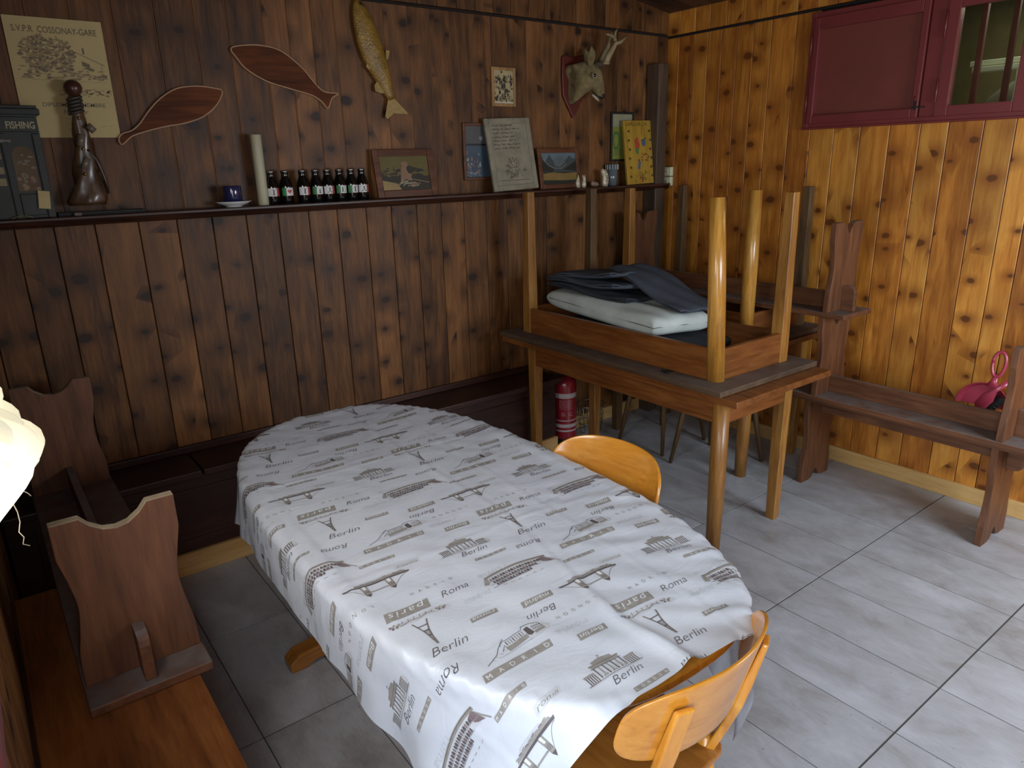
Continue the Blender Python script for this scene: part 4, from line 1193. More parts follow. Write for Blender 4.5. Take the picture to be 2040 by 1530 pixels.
# --- two flat wooden fish boards with pale edges
def fish_board(label, pts, thick=0.014, tilt_pts=None):
    P = [aty(x, y, YA - 0.02) for x, y in pts]
    c = sum(P, Vector((0, 0, 0))) / len(P)
    o = thing('wooden_fish', label, 'wall decoration', (c.x, YA - 0.013, c.z))
    Q = [(p.x - c.x, p.z - c.z) for p in P]
    # smooth closed outline except at sharp corners
    n = len(Q); S_ = []
    for i in range(n):
        p0, p1, p2, p3 = Q[i - 1], Q[i], Q[(i + 1) % n], Q[(i + 2) % n]
        for k in range(5):
            u = k / 5
            S_.append(tuple(0.5 * (2 * p1[j] + (p2[j] - p0[j]) * u + (2 * p0[j] - 5 * p1[j] + 4 * p2[j] - p3[j]) * u * u + (-p0[j] + 3 * p1[j] - 3 * p2[j] + p3[j]) * u ** 3) for j in (0, 1)))
    m_ = MB(); m_.prism(S_, -thick, 'y', 0, 0.0); m_.build('board', M['fish_wood'], o)
    e = MB(); k = len(S_)
    for i in range(k):
        a_, b_ = S_[i], S_[(i + 1) % k]
        d = Vector((b_[0] - a_[0], b_[1] - a_[1])); 
        if d.length < 1e-6: continue
        nn_ = Vector((-d.y, d.x)).normalized() * 0.0022
        e.add([(a_[0] - nn_.x, -thick - 0.0012, a_[1] - nn_.y), (b_[0] - nn_.x, -thick - 0.0012, b_[1] - nn_.y), (b_[0] + nn_.x, -thick - 0.0012, b_[1] + nn_.y), (a_[0] + nn_.x, -thick - 0.0012, a_[1] + nn_.y),
               (a_[0] - nn_.x, 0, a_[1] - nn_.y), (b_[0] - nn_.x, 0, b_[1] - nn_.y), (b_[0] + nn_.x, 0, b_[1] + nn_.y), (a_[0] + nn_.x, 0, a_[1] + nn_.y)],
              [(0, 1, 2, 3), (0, 4, 5, 1), (3, 2, 6, 7)], 0)
    e.build('edge_line', M['fish_edge'], o, recalc=False)
    return o
M['fish_wood'] = wood('fish_board_wood', '#40200c', '#68371a', '#854d26', 'x', 0.6, 0.8, stain=0.5, spec=0.15)
M['fish_edge'] = plain('pale_routed_edge', '#a5805c', 0.6)
fish_board('larger flat wooden fish with a pale lower edge, hanging high on the wall',
           [(459, 97), (480, 91), (520, 91), (560, 103), (600, 135), (625, 165), (645, 183), (672, 187), (660, 196), (652, 216), (640, 203), (620, 190), (580, 178), (530, 162), (490, 138), (470, 115)])
fish_board('smaller flat wooden fish on the wall beside the certificate',
           [(442, 183), (425, 176), (390, 172), (350, 177), (318, 197), (295, 222), (278, 246), (262, 260), (244, 266), (236, 277), (243, 288), (262, 272), (290, 262), (330, 252), (370, 245), (405, 232), (430, 210)])

# --- mounted dried fish with tail, nose up
def loft2d(mb, spine, mi=0, yc=0.0, n=16):
    """spine: list of (x,z, half_width, half_depth) with rings across the spine direction in the xz plane"""
    rings = []
    for i, (x, z, a_, b_) in enumerate(spine):
        p0 = spine[max(i - 1, 0)]; p1 = spine[min(i + 1, len(spine) - 1)]
        d = Vector((p1[0] - p0[0], p1[1] - p0[1])).normalized(); nn_ = Vector((-d.y, d.x))
        rings.append([(x + nn_.x * a_ * math.cos(t_), yc - b_ * math.sin(t_), z + nn_.y * a_ * math.cos(t_)) for t_ in [2 * PI * k / n for k in range(n)]])
    mb.loft(rings, mi)
fm = NT('dried_fish_skin'); v_ = fm.coords()
vo_ = fm.new('ShaderNodeTexVoronoi'); fm.link(v_, vo_.inputs['Vector']); vo_.inputs['Scale'].default_value = 110
nn1 = fm.noise(v_, 18, 3)
cfish = fm.ramp(nn1, [(0.3, lin('#7a5c20')), (0.6, lin('#a07c33')), (0.8, lin('#b58f46'))])
cfish = fm.mix(0.5, cfish, fm.ramp(vo_.outputs['Distance'], [(0.1, (1, 1, 1)), (0.6, (0.45, 0.42, 0.35))]), 'MULTIPLY')
fm.link(cfish, fm.b.inputs['Base Color']); fm.b.inputs['Roughness'].default_value = 0.4; fm.bump(vo_.outputs['Distance'], 0.5, 0.003)
M['fish_skin'] = fm.m
M['fin'] = plain('dried_fin', '#94783a', 0.5, var=0.2, scale=50, bump=0.2)
FY = YA - 0.035
def fp(x, y): q = aty(x, y, FY); return q
o = thing('mounted_fish', 'yellow dried fish mounted nose up on the wall beside the wooden fish', 'mounted fish', tuple(fp(750, 110)))
def fl_(x, y): q = fp(x, y); return (q.x - o.location.x, q.z - o.location.z)
sp = []
for x, y, w_ in [(711, -1, 5), (713, 8, 10), (717, 22, 15), (723, 45, 19), (732, 75, 22.5), (742, 105, 23), (752, 130, 21), (763, 155, 16.5), (771, 175, 12), (777, 190, 8.5), (780, 199, 7)]:
    q = fl_(x, y); sp.append((q[0], q[1], w_ * 0.00255, max(0.006, w_ * 0.00135)))
m_ = MB(); loft2d(m_, sp, 0, 0.0, 20); body = m_.build('body', M['fish_skin'], o)
def fin(name, pts, yy=-0.004, th_=0.003):
    m_ = MB(); m_.prism([fl_(x, y) for x, y in pts], th_, 'y', 0, yy); return m_.build(name, M['fin'], o)
fin('tail_fin', [(773, 196), (770, 212), (767, 233), (772, 237), (784, 226), (798, 227), (812, 227), (806, 219), (794, 206), (785, 196)])
fin('pelvic_fin', [(733, 118), (727, 133), (732, 139), (740, 136), (746, 126)], -0.012)
fin('anal_fin', [(752, 160), (745, 170), (747, 182), (758, 186), (768, 186), (765, 168)], -0.006)
fin('dorsal_fin', [(768, 100), (776, 101), (774, 116), (769, 120)], -0.002)
e_ = MB(); q = fl_(714, 9); e_.lathe([(0.001, -0.002), (0.006, 0), (0.0045, 0.004), (0.001, 0.005)], (q[0], -0.024, q[1]), 12, axis='y'); e_.build('eye', M['black'], body)
m_ = MB(); m_.tube([(fl_(712, 3)[0], -0.018, fl_(712, 3)[1]), (fl_(722, 15)[0], -0.022, fl_(722, 15)[1])], 0.0015, 6); m_.build('gill_line', M['gap_dark'], body)

# --- decorative fishing-shop box at the left end of the shelf
GREEN = plain('dark_green_paint', '#1b261e', 0.5, var=0.25, scale=20)
o = thing('shop_facade_box', 'dark green miniature fishing shop front standing at the shelf left end', 'ornament', (0.17, 3.155, ZS))
def lb(name, boxes, mat, bev=0.002, par=None):
    m_ = MB()
    for a_, b_ in boxes: m_.box(a_, b_)
    return m_.build(name, mat, par or o, bevel=bev)
lb('cabinet', [((-0.20, -0.005, 0), (0.125, 0.075, 0.355))], GREEN)
lb('cornice', [((-0.21, -0.018, 0.352), (0.137, 0.078, 0.372)), ((-0.205, -0.012, 0.372), (0.131, 0.078, 0.383))], GREEN)
lb('sign_board', [((-0.20, -0.012, 0.295), (0.120, -0.005, 0.345))], GREEN)
a = MB(); put_text(a, 'FISHING', 0.072, 0.318, 0.033, 0, 0.0, fit=0.086, bold=0.02); flat(o, 'sign_lettering', a, [col('sign_cream', '#a39a78')], y=-0.0128)
lb('pilaster', [((0.100, -0.012, 0.0), (0.122, -0.005, 0.29))], GREEN); lb('pilaster', [((0.004, -0.012, 0.0), (0.020, -0.005, 0.29))], GREEN)
lb('base_panel', [((0.026, -0.010, 0.01), (0.096, -0.005, 0.085))], GREEN)
a = MB(); arch = [(0.028, 0.095), (0.094, 0.095), (0.094, 0.215)] + [(0.061 + 0.033 * math.cos(q_), 0.215 + 0.033 * math.sin(q_)) for q_ in [PI * i / 12 for i in range(1, 12)]] + [(0.028, 0.215)]
a.poly(arch, 0); win = flat(o, 'arched_window', a, [col('dim_window', '#4d4638', rough=0.15)], y=-0.0056)
a = MB(); rg = random.Random(2)
for i in range(26): blob(a, rg.uniform(0.034, 0.088), rg.uniform(0.10, 0.155), rg.uniform(0.003, 0.008), rg.uniform(0.003, 0.008), rg.choice((0, 1, 2)), i * 1e-5, 7, 0.3, i)
for i in range(10): blob(a, rg.uniform(0.036, 0.086), rg.uniform(0.17, 0.225), rg.uniform(0.003, 0.010), rg.uniform(0.002, 0.005), rg.choice((1, 2)), i * 1e-5, 7, 0.3, i)
flat(o, 'window_goods', a, [col('goods_red', '#5a2f28'), col('goods_grey', '#6d6558'), col('goods_tan', '#7a6a48')], y=-0.0062)
for z0_, z1_ in ((0.205, 0.225), (0.155, 0.178), (0.115, 0.140)): lb('goods_label', [((-0.03, -0.008, z0_), (-0.004, -0.005, z1_))], col('label_tan', '#827850'), 0)
fsh = MB(); loft2d(fsh, [(-0.06, 0.272, 0.001, 0.001), (-0.045, 0.270, 0.008, 0.004), (-0.02, 0.268, 0.011, 0.005), (0.005, 0.266, 0.008, 0.004), (0.02, 0.266, 0.003, 0.002), (0.034, 0.265, 0.008, 0.001)], 0, -0.012, 12)
fsh.build('fish_ornament', col('dull_silver', '#6f6a64'), o)
# papers
o = thing('paper_note', 'small cream paper note propped against the green shop front', 'paper', (0.262, 3.138, ZS + 0.032)); o.rotation_euler = (-0.1, 0.12, 0)
m_ = MB(); n_ = 8
for i in range(n_):
    a0, a1 = i / n_, (i + 1) / n_
    f_ = lambda a_: 0.004 * math.sin(a_ * PI)
    m_.add([(-0.018, -0.002 - f_(a0), 0.062 * a0), (0.018, -0.002 - f_(a0), 0.062 * a0), (0.018, -0.002 - f_(a1), 0.062 * a1), (-0.018, -0.002 - f_(a1), 0.062 * a1)], [(0, 1, 2, 3)])
mm = m_.build('sheet', paper, o); mm.modifiers.new('solid', 'SOLIDIFY').thickness = 0.0008
p = aty(40, 412, 3.145)
o = thing('paper_scrap', 'curled cream paper scrap lying flat on the shelf left end', 'paper', (p.x, 3.142, ZS + 0.002)); 
m_ = MB()
for i in range(10):
    x0_, x1_ = -0.032 + 0.0064 * i, -0.032 + 0.0064 * (i + 1); g_ = lambda x: 0.010 * (1 - (x / 0.034) ** 2) * 0.9
    m_.add([(x0_, -0.014, g_(x0_)), (x1_, -0.014, g_(x1_)), (x1_, 0.014, g_(x1_) + 0.002), (x0_, 0.014, g_(x0_) + 0.002)], [(0, 1, 2, 3)])
mm = m_.build('sheet', paper, o); mm.modifiers.new('solid', 'SOLIDIFY').thickness = 0.0008

# --- dark tray on the shelf, driftwood sculpture standing on it
xt0, xt1 = on_shelf(8, 3.19), on_shelf(285, 3.17)
o = thing('tray', 'thin black tray under the gnarled wooden sculpture', 'tray', ((xt1 + 0.30) / 2, 3.185, ZS))
m_ = MB(); hw = (xt1 - 0.30) / 2; m_.box((-hw, -0.035, 0), (hw, 0.045, 0.006)); m_.build('base', M['black'], o, bevel=0.002)
m_ = MB(); m_.box((-hw, -0.037, 0.006), (hw, -0.033, 0.012)); m_.box((-hw, 0.041, 0.006), (hw, 0.045, 0.012)); m_.box((hw - 0.004, -0.033, 0.006), (hw, 0.041, 0.012)); m_.box((-hw, -0.033, 0.006), (-hw + 0.004, 0.041, 0.012)); m_.build('rim', M['black'], o, bevel=0.001)
o = tag(MB(), None) if False else None
m_ = MB(); m_.box((-0.013, -0.006, 0), (0.013, 0.006, 0.013)); o = m_.build('eraser', col('eraser_grey', '#5d4f4a'), None, bevel=0.003, loc=(on_shelf(150, 3.135) , 3.137, ZS)); tag(o, 'small grey eraser-like block on the shelf edge before the sculpture', 'eraser')
DW = wood('driftwood', '#2c1d12', '#5b4128', '#7d6038', 'z', 0.35, 0.3, coat=0.4, stain=0.5)
xs0 = on_shelf(176, 3.185)
o = thing('wooden_sculpture', 'gnarled varnished wooden sculpture with a dark ball on top, before the certificate', 'sculpture', (xs0, 3.185, ZS + 0.006))
def sx_(px, py): q_ = aty(px, py, 3.185); return (q_.x - xs0, q_.z - (ZS + 0.006))
m_ = MB(); rings = []
for px, py, hwpx, dd in [(181, 408, 36, 0.030), (180, 400, 37, 0.032), (178, 385, 33, 0.028), (175, 365, 28, 0.024), (172, 345, 24, 0.020), (170, 325, 21, 0.018), (167, 305, 18, 0.016), (166, 285, 16, 0.015), (163, 265, 16, 0.015), (158, 245, 13, 0.014), (153, 225, 11, 0.013), (150, 205, 10, 0.012), (147, 192, 10, 0.012)]:
    cx_, cz_ = sx_(px, py); hw = hwpx * 0.00215 * 0.80
    rings.append([(cx_ + hw * math.cos(a_) * (1 + 0.20 * math.sin(3 * a_ + py * 0.09)), dd * math.sin(a_) * (1 + 0.22 * math.cos(4 * a_ + py * 0.11)), cz_) for a_ in [2 * PI * k / 20 for k in range(20)]])
rings[0] = [(x, y, max(z, 0.0)) for x, y, z in rings[0]]
m_.loft(rings); m_.build('trunk', DW, o)
m_ = MB(); cx_, cz_ = sx_(145, 176)
m_.lathe([(0.004, -0.030), (0.018, -0.025), (0.028, -0.012), (0.031, 0.002), (0.027, 0.016), (0.016, 0.026), (0.003, 0.030)], (cx_, 0, cz_), 24); m_.build('ball', col('dark_wood_ball', '#4a2c22', rough=0.25), o)
m_ = MB()
for i in range(5):
    px, py = 147.5 + i * 1.2, 196 + i * 7; cx_, cz_ = sx_(px, py)
    m_.tube([(cx_ + 0.0225 * math.cos(a_), 0.0165 * math.sin(a_), cz_ + 0.006 * math.cos(a_)) for a_ in [2 * PI * k / 20 for k in range(21)]], 0.0055, 8)
m_.build('rope_wrap', col('dark_rope', '#3d352c', rough=0.5), o)
for (xa, ya, xb, yb, nm) in ((161, 268, 158, 292, 'peg'), (172, 315, 165, 336, 'peg'), (186, 262, 172, 250, 'peg')):
    m_ = MB(); A_ = sx_(xa, ya); B_ = sx_(xb, yb); m_.tube([(A_[0], -0.022, A_[1]), (B_[0], -0.024, B_[1])], [0.012, 0.012], 14); m_.build(nm, col('grey_horn', '#6f6254', rough=0.25), o)
for px, py in ((156, 236), (164, 297), (168, 347)):
    cx_, cz_ = sx_(px, py); m_ = MB(); m_.lathe([(0.001, -0.006), (0.008, -0.003), (0.006, 0.001), (0.007, 0.004), (0.001, 0.006)], (cx_, -0.024, cz_), 8)
    m_.build('brass_bead', col('old_brass', '#8a6a2c', rough=0.3, metal=0.8), o)
m_ = MB()
A_ = [sx_(*q_) for q_ in ((170, 297), (178, 306), (190, 320), (198, 338), (208, 360), (214, 385))]
m_.tube([(x + 0.004, -0.006 + 0.004 * math.sin(i * 2), z) for i, (x, z) in enumerate(A_)], [0.008, 0.010, 0.009, 0.008, 0.006, 0.004], 8); m_.build('twisted_root', col('dark_root', '#35271c', rough=0.35), o)

# --- blue mug on a white saucer, candle, eight small labelled bottles
xm = on_shelf(465, 3.18)
o = thing('saucer', 'white saucer under the dark blue mug', 'saucer', (xm, 3.180, ZS))
m_ = MB(); m_.lathe([(0.032, 0), (0.034, 0.004), (0.058, 0.012), (0.073, 0.021), (0.0735, 0.023), (0.056, 0.0155), (0.030, 0.008), (0.001, 0.0075)], (0, 0, 0), 40, caps=False); 
m_.xf(Matrix.Diagonal((1, 0.86, 1, 1))); m_.build('dish', col('white_porcelain', '#c9cbc9', rough=0.2, coat=0.5), o)
o = thing('mug', 'dark blue mug standing on a white saucer', 'mug', (xm, 3.180, ZS + 0.0105))
m_ = MB(); m_.lathe([(0.001, 0.0), (0.034, 0.0), (0.0375, 0.004), (0.0375, 0.072), (0.0365, 0.0745), (0.0345, 0.072), (0.0345, 0.006), (0.001, 0.005)], (0, 0, 0), 36, caps=False); m_.build('cup', col('dark_blue_glaze', '#20244a', rough=0.12, coat=0.6), o)
m_ = MB(); m_.tube([(0.02 + 0.034, 0.028 * 0 + 0.02, z_) if False else (0.026 + 0.020 * math.sin(q_), 0.024 + 0.018 * math.sin(q_), 0.037 + 0.024 * math.cos(q_)) for q_ in [PI * i / 10 for i in range(11)]], 0.0045, 8); m_.build('handle', col('dark_blue_glaze', '#20244a'), o)
xc_ = on_shelf(525, 3.185)
o = thing('pillar_candle', 'tall cream pillar candle beside the small bottles', 'candle', (xc_, 3.185, ZS)); o.rotation_euler = (0, 0, 0)
m_ = MB(); m_.lathe([(0.0215, 0), (0.0225, 0.003), (0.0225, 0.286), (0.021, 0.290), (0.012, 0.289)], (0, 0, 0), 32); m_.build('wax', col('cream_wax', '#aaa487', rough=0.45, var=0.03), o)
m_ = MB(); m_.tube([(0, 0, 0.288), (0.0005, 0, 0.298)], 0.0012, 6); m_.build('wick', M['black'], o)

M['bottle_glass'] = plain('near_black_bottle', '#0b0909', 0.08, var=0.05, coat=0.6)
LB = [col('label_white', '#c8c6c2'), col('label_green', '#2f6b3a'), col('label_red', '#a83a3a'), M['black']]
def bottle(px, mark, label, left_green, right_red):
    xb_ = on_shelf(px, 3.185)
    o = thing('small_bottle', label, 'bottle', (xb_, 3.185, ZS), group='small dark bottles in a row on the shelf')
    m_ = MB(); m_.lathe([(0.001, 0), (0.0258, 0.0), (0.0280, 0.004), (0.0280, 0.072), (0.0268, 0.082), (0.021, 0.101), (0.0160, 0.113), (0.0150, 0.128), (0.0160, 0.130), (0.0160, 0.135)], (0, 0, 0), 26); m_.build('glass', M['bottle_glass'], o)
    m_ = MB(); m_.lathe([(0.0168, 0.1345), (0.0175, 0.136), (0.0168, 0.141), (0.012, 0.1425), (0.001, 0.1427)], (0, 0, 0), 20); m_.build('cap', M['steel'], o)
    m_ = MB(); R_ = 0.0287
    def cyl(u, v_): an = u / R_; return (R_ * math.sin(an), -R_ * math.cos(an), 0.052 + v_)
    def strip(u0, u1, v0, v1, mi, dr=0.0):
        n_ = max(2, int((u1 - u0) / 0.002))
        for i in range(n_):
            a0 = u0 + (u1 - u0) * i / n_; a1 = u0 + (u1 - u0) * (i + 1) / n_
            Q = [cyl(a0, v0), cyl(a1, v0), cyl(a1, v1), cyl(a0, v1)]
            Q = [(x * (1 + dr), y * (1 + dr), z) for x, y, z in Q]; m_.add(Q, [(0, 1, 2, 3)], mi)
    a0 = -0.010 if left_green else -0.018; b0 = 0.010 if right_red else 0.018
    strip(-0.030, a0, -0.017, 0.017, 1 if left_green else 0); strip(a0, b0, -0.017, 0.017, 0); strip(b0, 0.030, -0.017, 0.017, 2 if right_red else 0)
    tx = MB()
    cen = (a0 + b0) / 2
    if mark == '<3':
        pts = []
        for i in range(28):
            q_ = 2 * PI * i / 28; pts.append((cen + 0.00062 * 16 * math.sin(q_) ** 3, 0.00062 * (13 * math.cos(q_) - 5 * math.cos(2 * q_) - 2 * math.cos(3 * q_) - math.cos(4 * q_)) + 0.001))
        tx.poly(pts, 2)
    else:
        put_text(tx, mark, cen, 0.0, 0.030, 3, bold=0.03)
        if mark == 'I':
            for y in (-0.0105, 0.0105): tx.poly([(cen - 0.006, y - 0.0018), (cen + 0.006, y - 0.0018), (cen + 0.006, y + 0.0018), (cen - 0.006, y + 0.0018)], 3)
        if mark == 'A':
            for q_ in (-1, 1): tx.poly([(cen + q_ * 0.0085 - 0.004, -0.0118), (cen + q_ * 0.0085 + 0.004, -0.0118), (cen + q_ * 0.0085 + 0.004, -0.0092), (cen + q_ * 0.0085 - 0.004, -0.0092)], 3)
        if mark in 'TL': tx.poly([(cen - (0.005 if mark == 'T' else 0.011), -0.0118), (cen + (0.005 if mark == 'T' else 0.000), -0.0118), (cen + (0.005 if mark == 'T' else 0.0), -0.0092), (cen - (0.005 if mark == 'T' else 0.011), -0.0092)], 3)
    tx.v = [tuple(c_ * 1.012 if i_ < 2 else c_ for i_, c_ in enumerate(cyl(p[0], p[1]))) for p in tx.v]
    m_.join(tx); m_.build('label', LB, o, recalc=False)
BX = [(560 - 15, 'I', 0, 1), (573, '<3', 1, 0), (607, 'I', 0, 1), (633, 'T', 1, 0), (656, 'A', 0, 1), (680, 'L', 1, 0), (703, 'I', 1, 0), (724, 'A', 0, 1)]
BL = ['small dark bottle labelled I, directly beside the cream candle', 'small dark bottle with a red heart on its label', 'small dark bottle labelled I just right of the gap after the heart bottle',
      'small dark bottle labelled T', 'small dark bottle labelled A between the T and L bottles', 'small dark bottle labelled L', 'small dark bottle labelled I between the L and last A bottles', 'small dark bottle labelled A beside the framed angler picture']
for (px, mk, g_, r_), lb_ in zip(BX, BL): bottle(px, mk, lb_, g_, r_)

# --- framed pictures
def framed(name, label, x0, x1, z0, z1, y, lean, fw, fmat, art, art_mats, depth=0.014, roll=0.0, mat_border=0.0, cat='picture'):
    t, w, h = lean_root(name, label, cat, x0, x1, z0, z1, y=y, lean=lean, roll=roll)
    f = MB(); frame_boxes_xz(f, 0, w, 0, h, fw, depth); f.build('frame', fmat, t, bevel=0.003)
    b_ = MB(); b_.box((fw * 0.8, -depth * 0.55, fw * 0.8), (w - fw * 0.8, -0.002, h - fw * 0.8)); b_.build('backing', art_mats[0], t)
    a_ = MB(); art(a_, w - 2 * fw, h - 2 * fw); flat(t, 'picture', a_, art_mats, y=-depth * 0.55 - 0.0008, x=fw, z=fw)
    return t
def frame_boxes_xz(f, x0, x1, z0, z1, w, d):
    f.box((x0, -d, z0), (x0 + w, 0, z1)); f.box((x1 - w, -d, z0), (x1, 0, z1)); f.box((x0 + w, -d, z0), (x1 - w, 0, z0 + w)); f.box((x0 + w, -d, z1 - w), (x1 - w, 0, z1))
FR = wood('picture_frame_brown', '#3a2013', '#5c351f', '#774a2d', 'x', 0.4, 0, stain=0.2)
FRL = wood('picture_frame_light', '#7d5a34', '#a27c4d', '#b8935f', 'z', 0.4, 0, stain=0.2)
ACOL = [col('art_olive', '#5d5224'), col('art_dark', '#2a2418'), col('art_tan', '#8d7748'), col('art_skin', '#7f6148'), col('art_pale', '#8f8468')]
def art_angler(a, w, h):
    rg = random.Random(4)
    a.poly([(0, 0), (w, 0), (w, h * 0.45), (0, h * 0.5)], 1, 0.0001)
    for i in range(60): blob(a, rg.uniform(0.01, w - 0.01), rg.uniform(h * 0.42, h * 0.66), rg.uniform(0.006, 0.018), rg.uniform(0.003, 0.008), rg.choice((0, 1)), 0.0002 + i * 1e-6, 7, 0.3, i)
    a.poly([(0.002, 0.002), (w * 0.38, 0.002), (w * 0.3, h * 0.2), (0.002, h * 0.3)], 2, 0.0003)
    a.poly([(w * 0.38, h * 0.25), (w * 0.50, h * 0.32), (w * 0.62, h * 0.25), (w * 0.60, h * 0.66), (w * 0.52, h * 0.75), (w * 0.42, h * 0.66)], 3, 0.0004)
    blob(a, w * 0.50, h * 0.76, 0.018, 0.016, 3, 0.00045)
    blob(a, w * 0.60, h * 0.60, 0.018, 0.022, 1, 0.00047)
    for q_ in range(12): a.ribbon([(w * (0.30 + 0.03 * q_), h * rg.uniform(0.08, 0.2)), (w * (0.40 + 0.035 * q_), h * rg.uniform(0.12, 0.34))], 0.005, rg.choice((3, 4)), 0.0005 + q_ * 1e-6)
    a.ribbon([(w * 0.42, h * 0.5), (w * 0.30, h * 0.42)], 0.004, 3, 0.0005); a.ribbon([(w * 0.62, h * 0.32), (w * 0.98, h * 0.20)], 0.003, 2, 0.0005)
framed('framed_picture', 'brown framed photograph of an angler crouching, right of the bottles', 1.622, 1.955, ZS, ZS + 0.228, 3.185, 0.18, 0.034, FR, art_angler, ACOL)
def art_blue(a, w, h):
    rg = random.Random(9)
    a.poly([(0, h * 0.66), (w, h * 0.66), (w, h), (0, h)], 1, 0.0001); a.poly([(0, h * 0.62), (w, h * 0.62), (w, h * 0.66), (0, h * 0.66)], 4, 0.0002)
    blob(a, w * 0.65, h * 0.76, 0.012, 0.012, 3, 0.0003)
    for i in range(30): blob(a, rg.uniform(0.004, w * 0.6), rg.uniform(h * 0.08, h * 0.5), rg.uniform(0.004, 0.012), rg.uniform(0.004, 0.014), rg.choice((2, 3, 0)), 0.0003 + i * 1e-6, 8, 0.3, i)
    for i in range(24): blob(a, rg.uniform(0.003, w * 0.6), rg.uniform(0.004, h * 0.11), 0.003, 0.003, 3, 0.0005 + i * 1e-6, 6, 0.3, i)
framed('framed_picture', 'brown framed bluish picture half hidden behind the grey slate plaque', 2.160, 2.345, 1.585, 1.872, YA - 0.013, 0.0, 0.016, FR, art_blue, [col('pic_blue', '#3a4753'), col('pic_grey', '#4b4a48'), col('pic_rose', '#6f5850'), col('pic_pale', '#7d8080'), col('pic_black', '#1d1a18')])
def art_mount(a, w, h):
    a.poly([(0, h * 0.70), (w, h * 0.70), (w, h), (0, h)], 1, 0.0001)
    a.poly([(0, h * 0.95), (w * 0.10, h * 0.72), (w * 0.24, h * 0.96), (w * 0.30, h * 0.80), (w * 0.42, h * 0.70), (w * 0.55, h * 0.72), (w * 0.70, h * 0.78), (w * 0.82, h * 0.92), (w * 0.92, h * 0.80), (w, h * 0.84), (w, h * 0.38), (0, h * 0.40)], 2, 0.0002)
    a.poly([(w * 0.32, h * 0.80), (w * 0.45, h * 0.88), (w * 0.62, h * 0.86), (w * 0.70, h * 0.72), (w * 0.52, h * 0.55), (w * 0.38, h * 0.58)], 4, 0.0003)
    a.poly([(0, h * 0.80), (w * 0.20, h * 0.58), (w * 0.34, h * 0.48), (w * 0.3, h * 0.40), (0, h * 0.42)], 5, 0.0004); a.poly([(w, h * 0.74), (w * 0.72, h * 0.54), (w * 0.6, h * 0.46), (w, h * 0.40)], 5, 0.0004)
    a.ribbon([(w * 0.04, h * 0.82), (w * 0.2, h * 0.60), (w * 0.34, h * 0.52), (w * 0.55, h * 0.50), (w * 0.72, h * 0.64)], 0.002, 6, 0.0005)
    a.poly([(0, h * 0.10), (w, h * 0.12), (w, h * 0.36), (w * 0.6, h * 0.34), (w * 0.3, h * 0.38), (0, h * 0.34)], 3, 0.0004)
    a.poly([(0, 0), (w, 0), (w, h * 0.10), (0, h * 0.14)], 5, 0.0005)
framed('framed_picture', 'brown framed mountain landscape painting on the shelf beside the slate', 2.628, 2.935, ZS, ZS + 0.222, 3.185, 0.14, 0.026, FR, art_mount, [col('pm_dark', '#2a2a22'), col('pm_sky', '#5a6a70'), col('pm_rock', '#3c4240'), col('pm_field', '#7a6230'), col('pm_valley', '#586060'), col('pm_shadow', '#1e2018'), col('pm_snow', '#84888a')])
def art_dogs(a, w, h):
    rg = random.Random(11)
    a.poly([(0, 0), (w, 0), (w, h), (0, h)], 4, 0.0001)
    for i in range(120): blob(a, rg.uniform(0.006, w - 0.006), rg.uniform(0.01, h * 0.85), rg.uniform(0.003, 0.011), rg.uniform(0.004, 0.013), rg.choice((0, 1, 1, 2)), 0.0002 + i * 1e-6, 7, 0.3, i)
    blob(a, w * 0.72, h * 0.55, 0.016, 0.018, 4, 0.0004); blob(a, w * 0.40, h * 0.82, 0.012, 0.016, 4, 0.0004); blob(a, w * 0.15, h * 0.35, 0.012, 0.020, 4, 0.0004)
    blob(a, w * 0.40, h * 0.95, 0.006, 0.006, 1, 0.0005); a.ribbon([(w * 0.85, h * 0.5), (w * 0.88, h * 0.3), (w * 0.84, h * 0.12)], 0.006, 4, 0.0005)
    a.poly([(0, 0), (w, 0), (w, 0.008), (0, 0.008)], 5, 0.0006)
framed('framed_photo', 'small framed sepia photograph of animals hanging left of the deer head', 2.355, 2.512, 1.955, 2.148, YA - 0.013, 0.0, 0.016, FRL, art_dogs, [col('dg_mid', '#5d5138'), col('dg_dark', '#292318'), col('dg_grey', '#78694a'), col('dg_x', '#8a7b58'), col('dg_pale', '#a4946c'), col('dg_white', '#b8ae92')])
# grey slate plaque leaning on the shelf
t, w, h = lean_root('slate_plaque', 'grey engraved stone-coloured plaque leaning on the shelf, darker lettering above a sketch', 'plaque', 2.290, 2.592, ZS, ZS + 0.375, y=3.165, lean=0.17, roll=-0.035)
SLT = plain('grey_plaster', '#847c68', 0.7, var=0.22, scale=16, bump=0.35)
s_ = slab(w, h, 0.014); s_.build('slab', SLT, t, bevel=0.004)
f = MB(); frame_boxes_xz(f, 0.0, w, 0, h, 0.030, 0.020); f.build('raised_border', SLT, t, bevel=0.005)
a = MB(); rg = random.Random(21)
for i in range(7): scribble(a, 0.045, w - 0.08 + rg.uniform(-0.05, 0.02), h * (0.90 - 0.052 * i), 0.0090, 0.0026, 0, 0.0002, rg)
kx, kz = w * 0.50, h * 0.24
for i in range(34):
    an = rg.uniform(0.1, PI - 0.1); r0 = rg.uniform(0.01, 0.05)
    a.ribbon([(kx + r0 * math.cos(an), kz + r0 * math.sin(an) * 1.3), (kx + (r0 + 0.02) * math.cos(an + 0.3), kz + (r0 + 0.022) * math.sin(an + 0.2) * 1.3)], 0.0018, rg.choice((0, 1)), 0.0002)
a.ribbon([(kx - 0.03, kz + 0.045), (kx - 0.022, kz + 0.08), (kx - 0.008, kz + 0.055), (kx, kz + 0.085), (kx + 0.01, kz + 0.055), (kx + 0.024, kz + 0.08), (kx + 0.028, kz + 0.045)], 0.0022, 0, 0.0003)
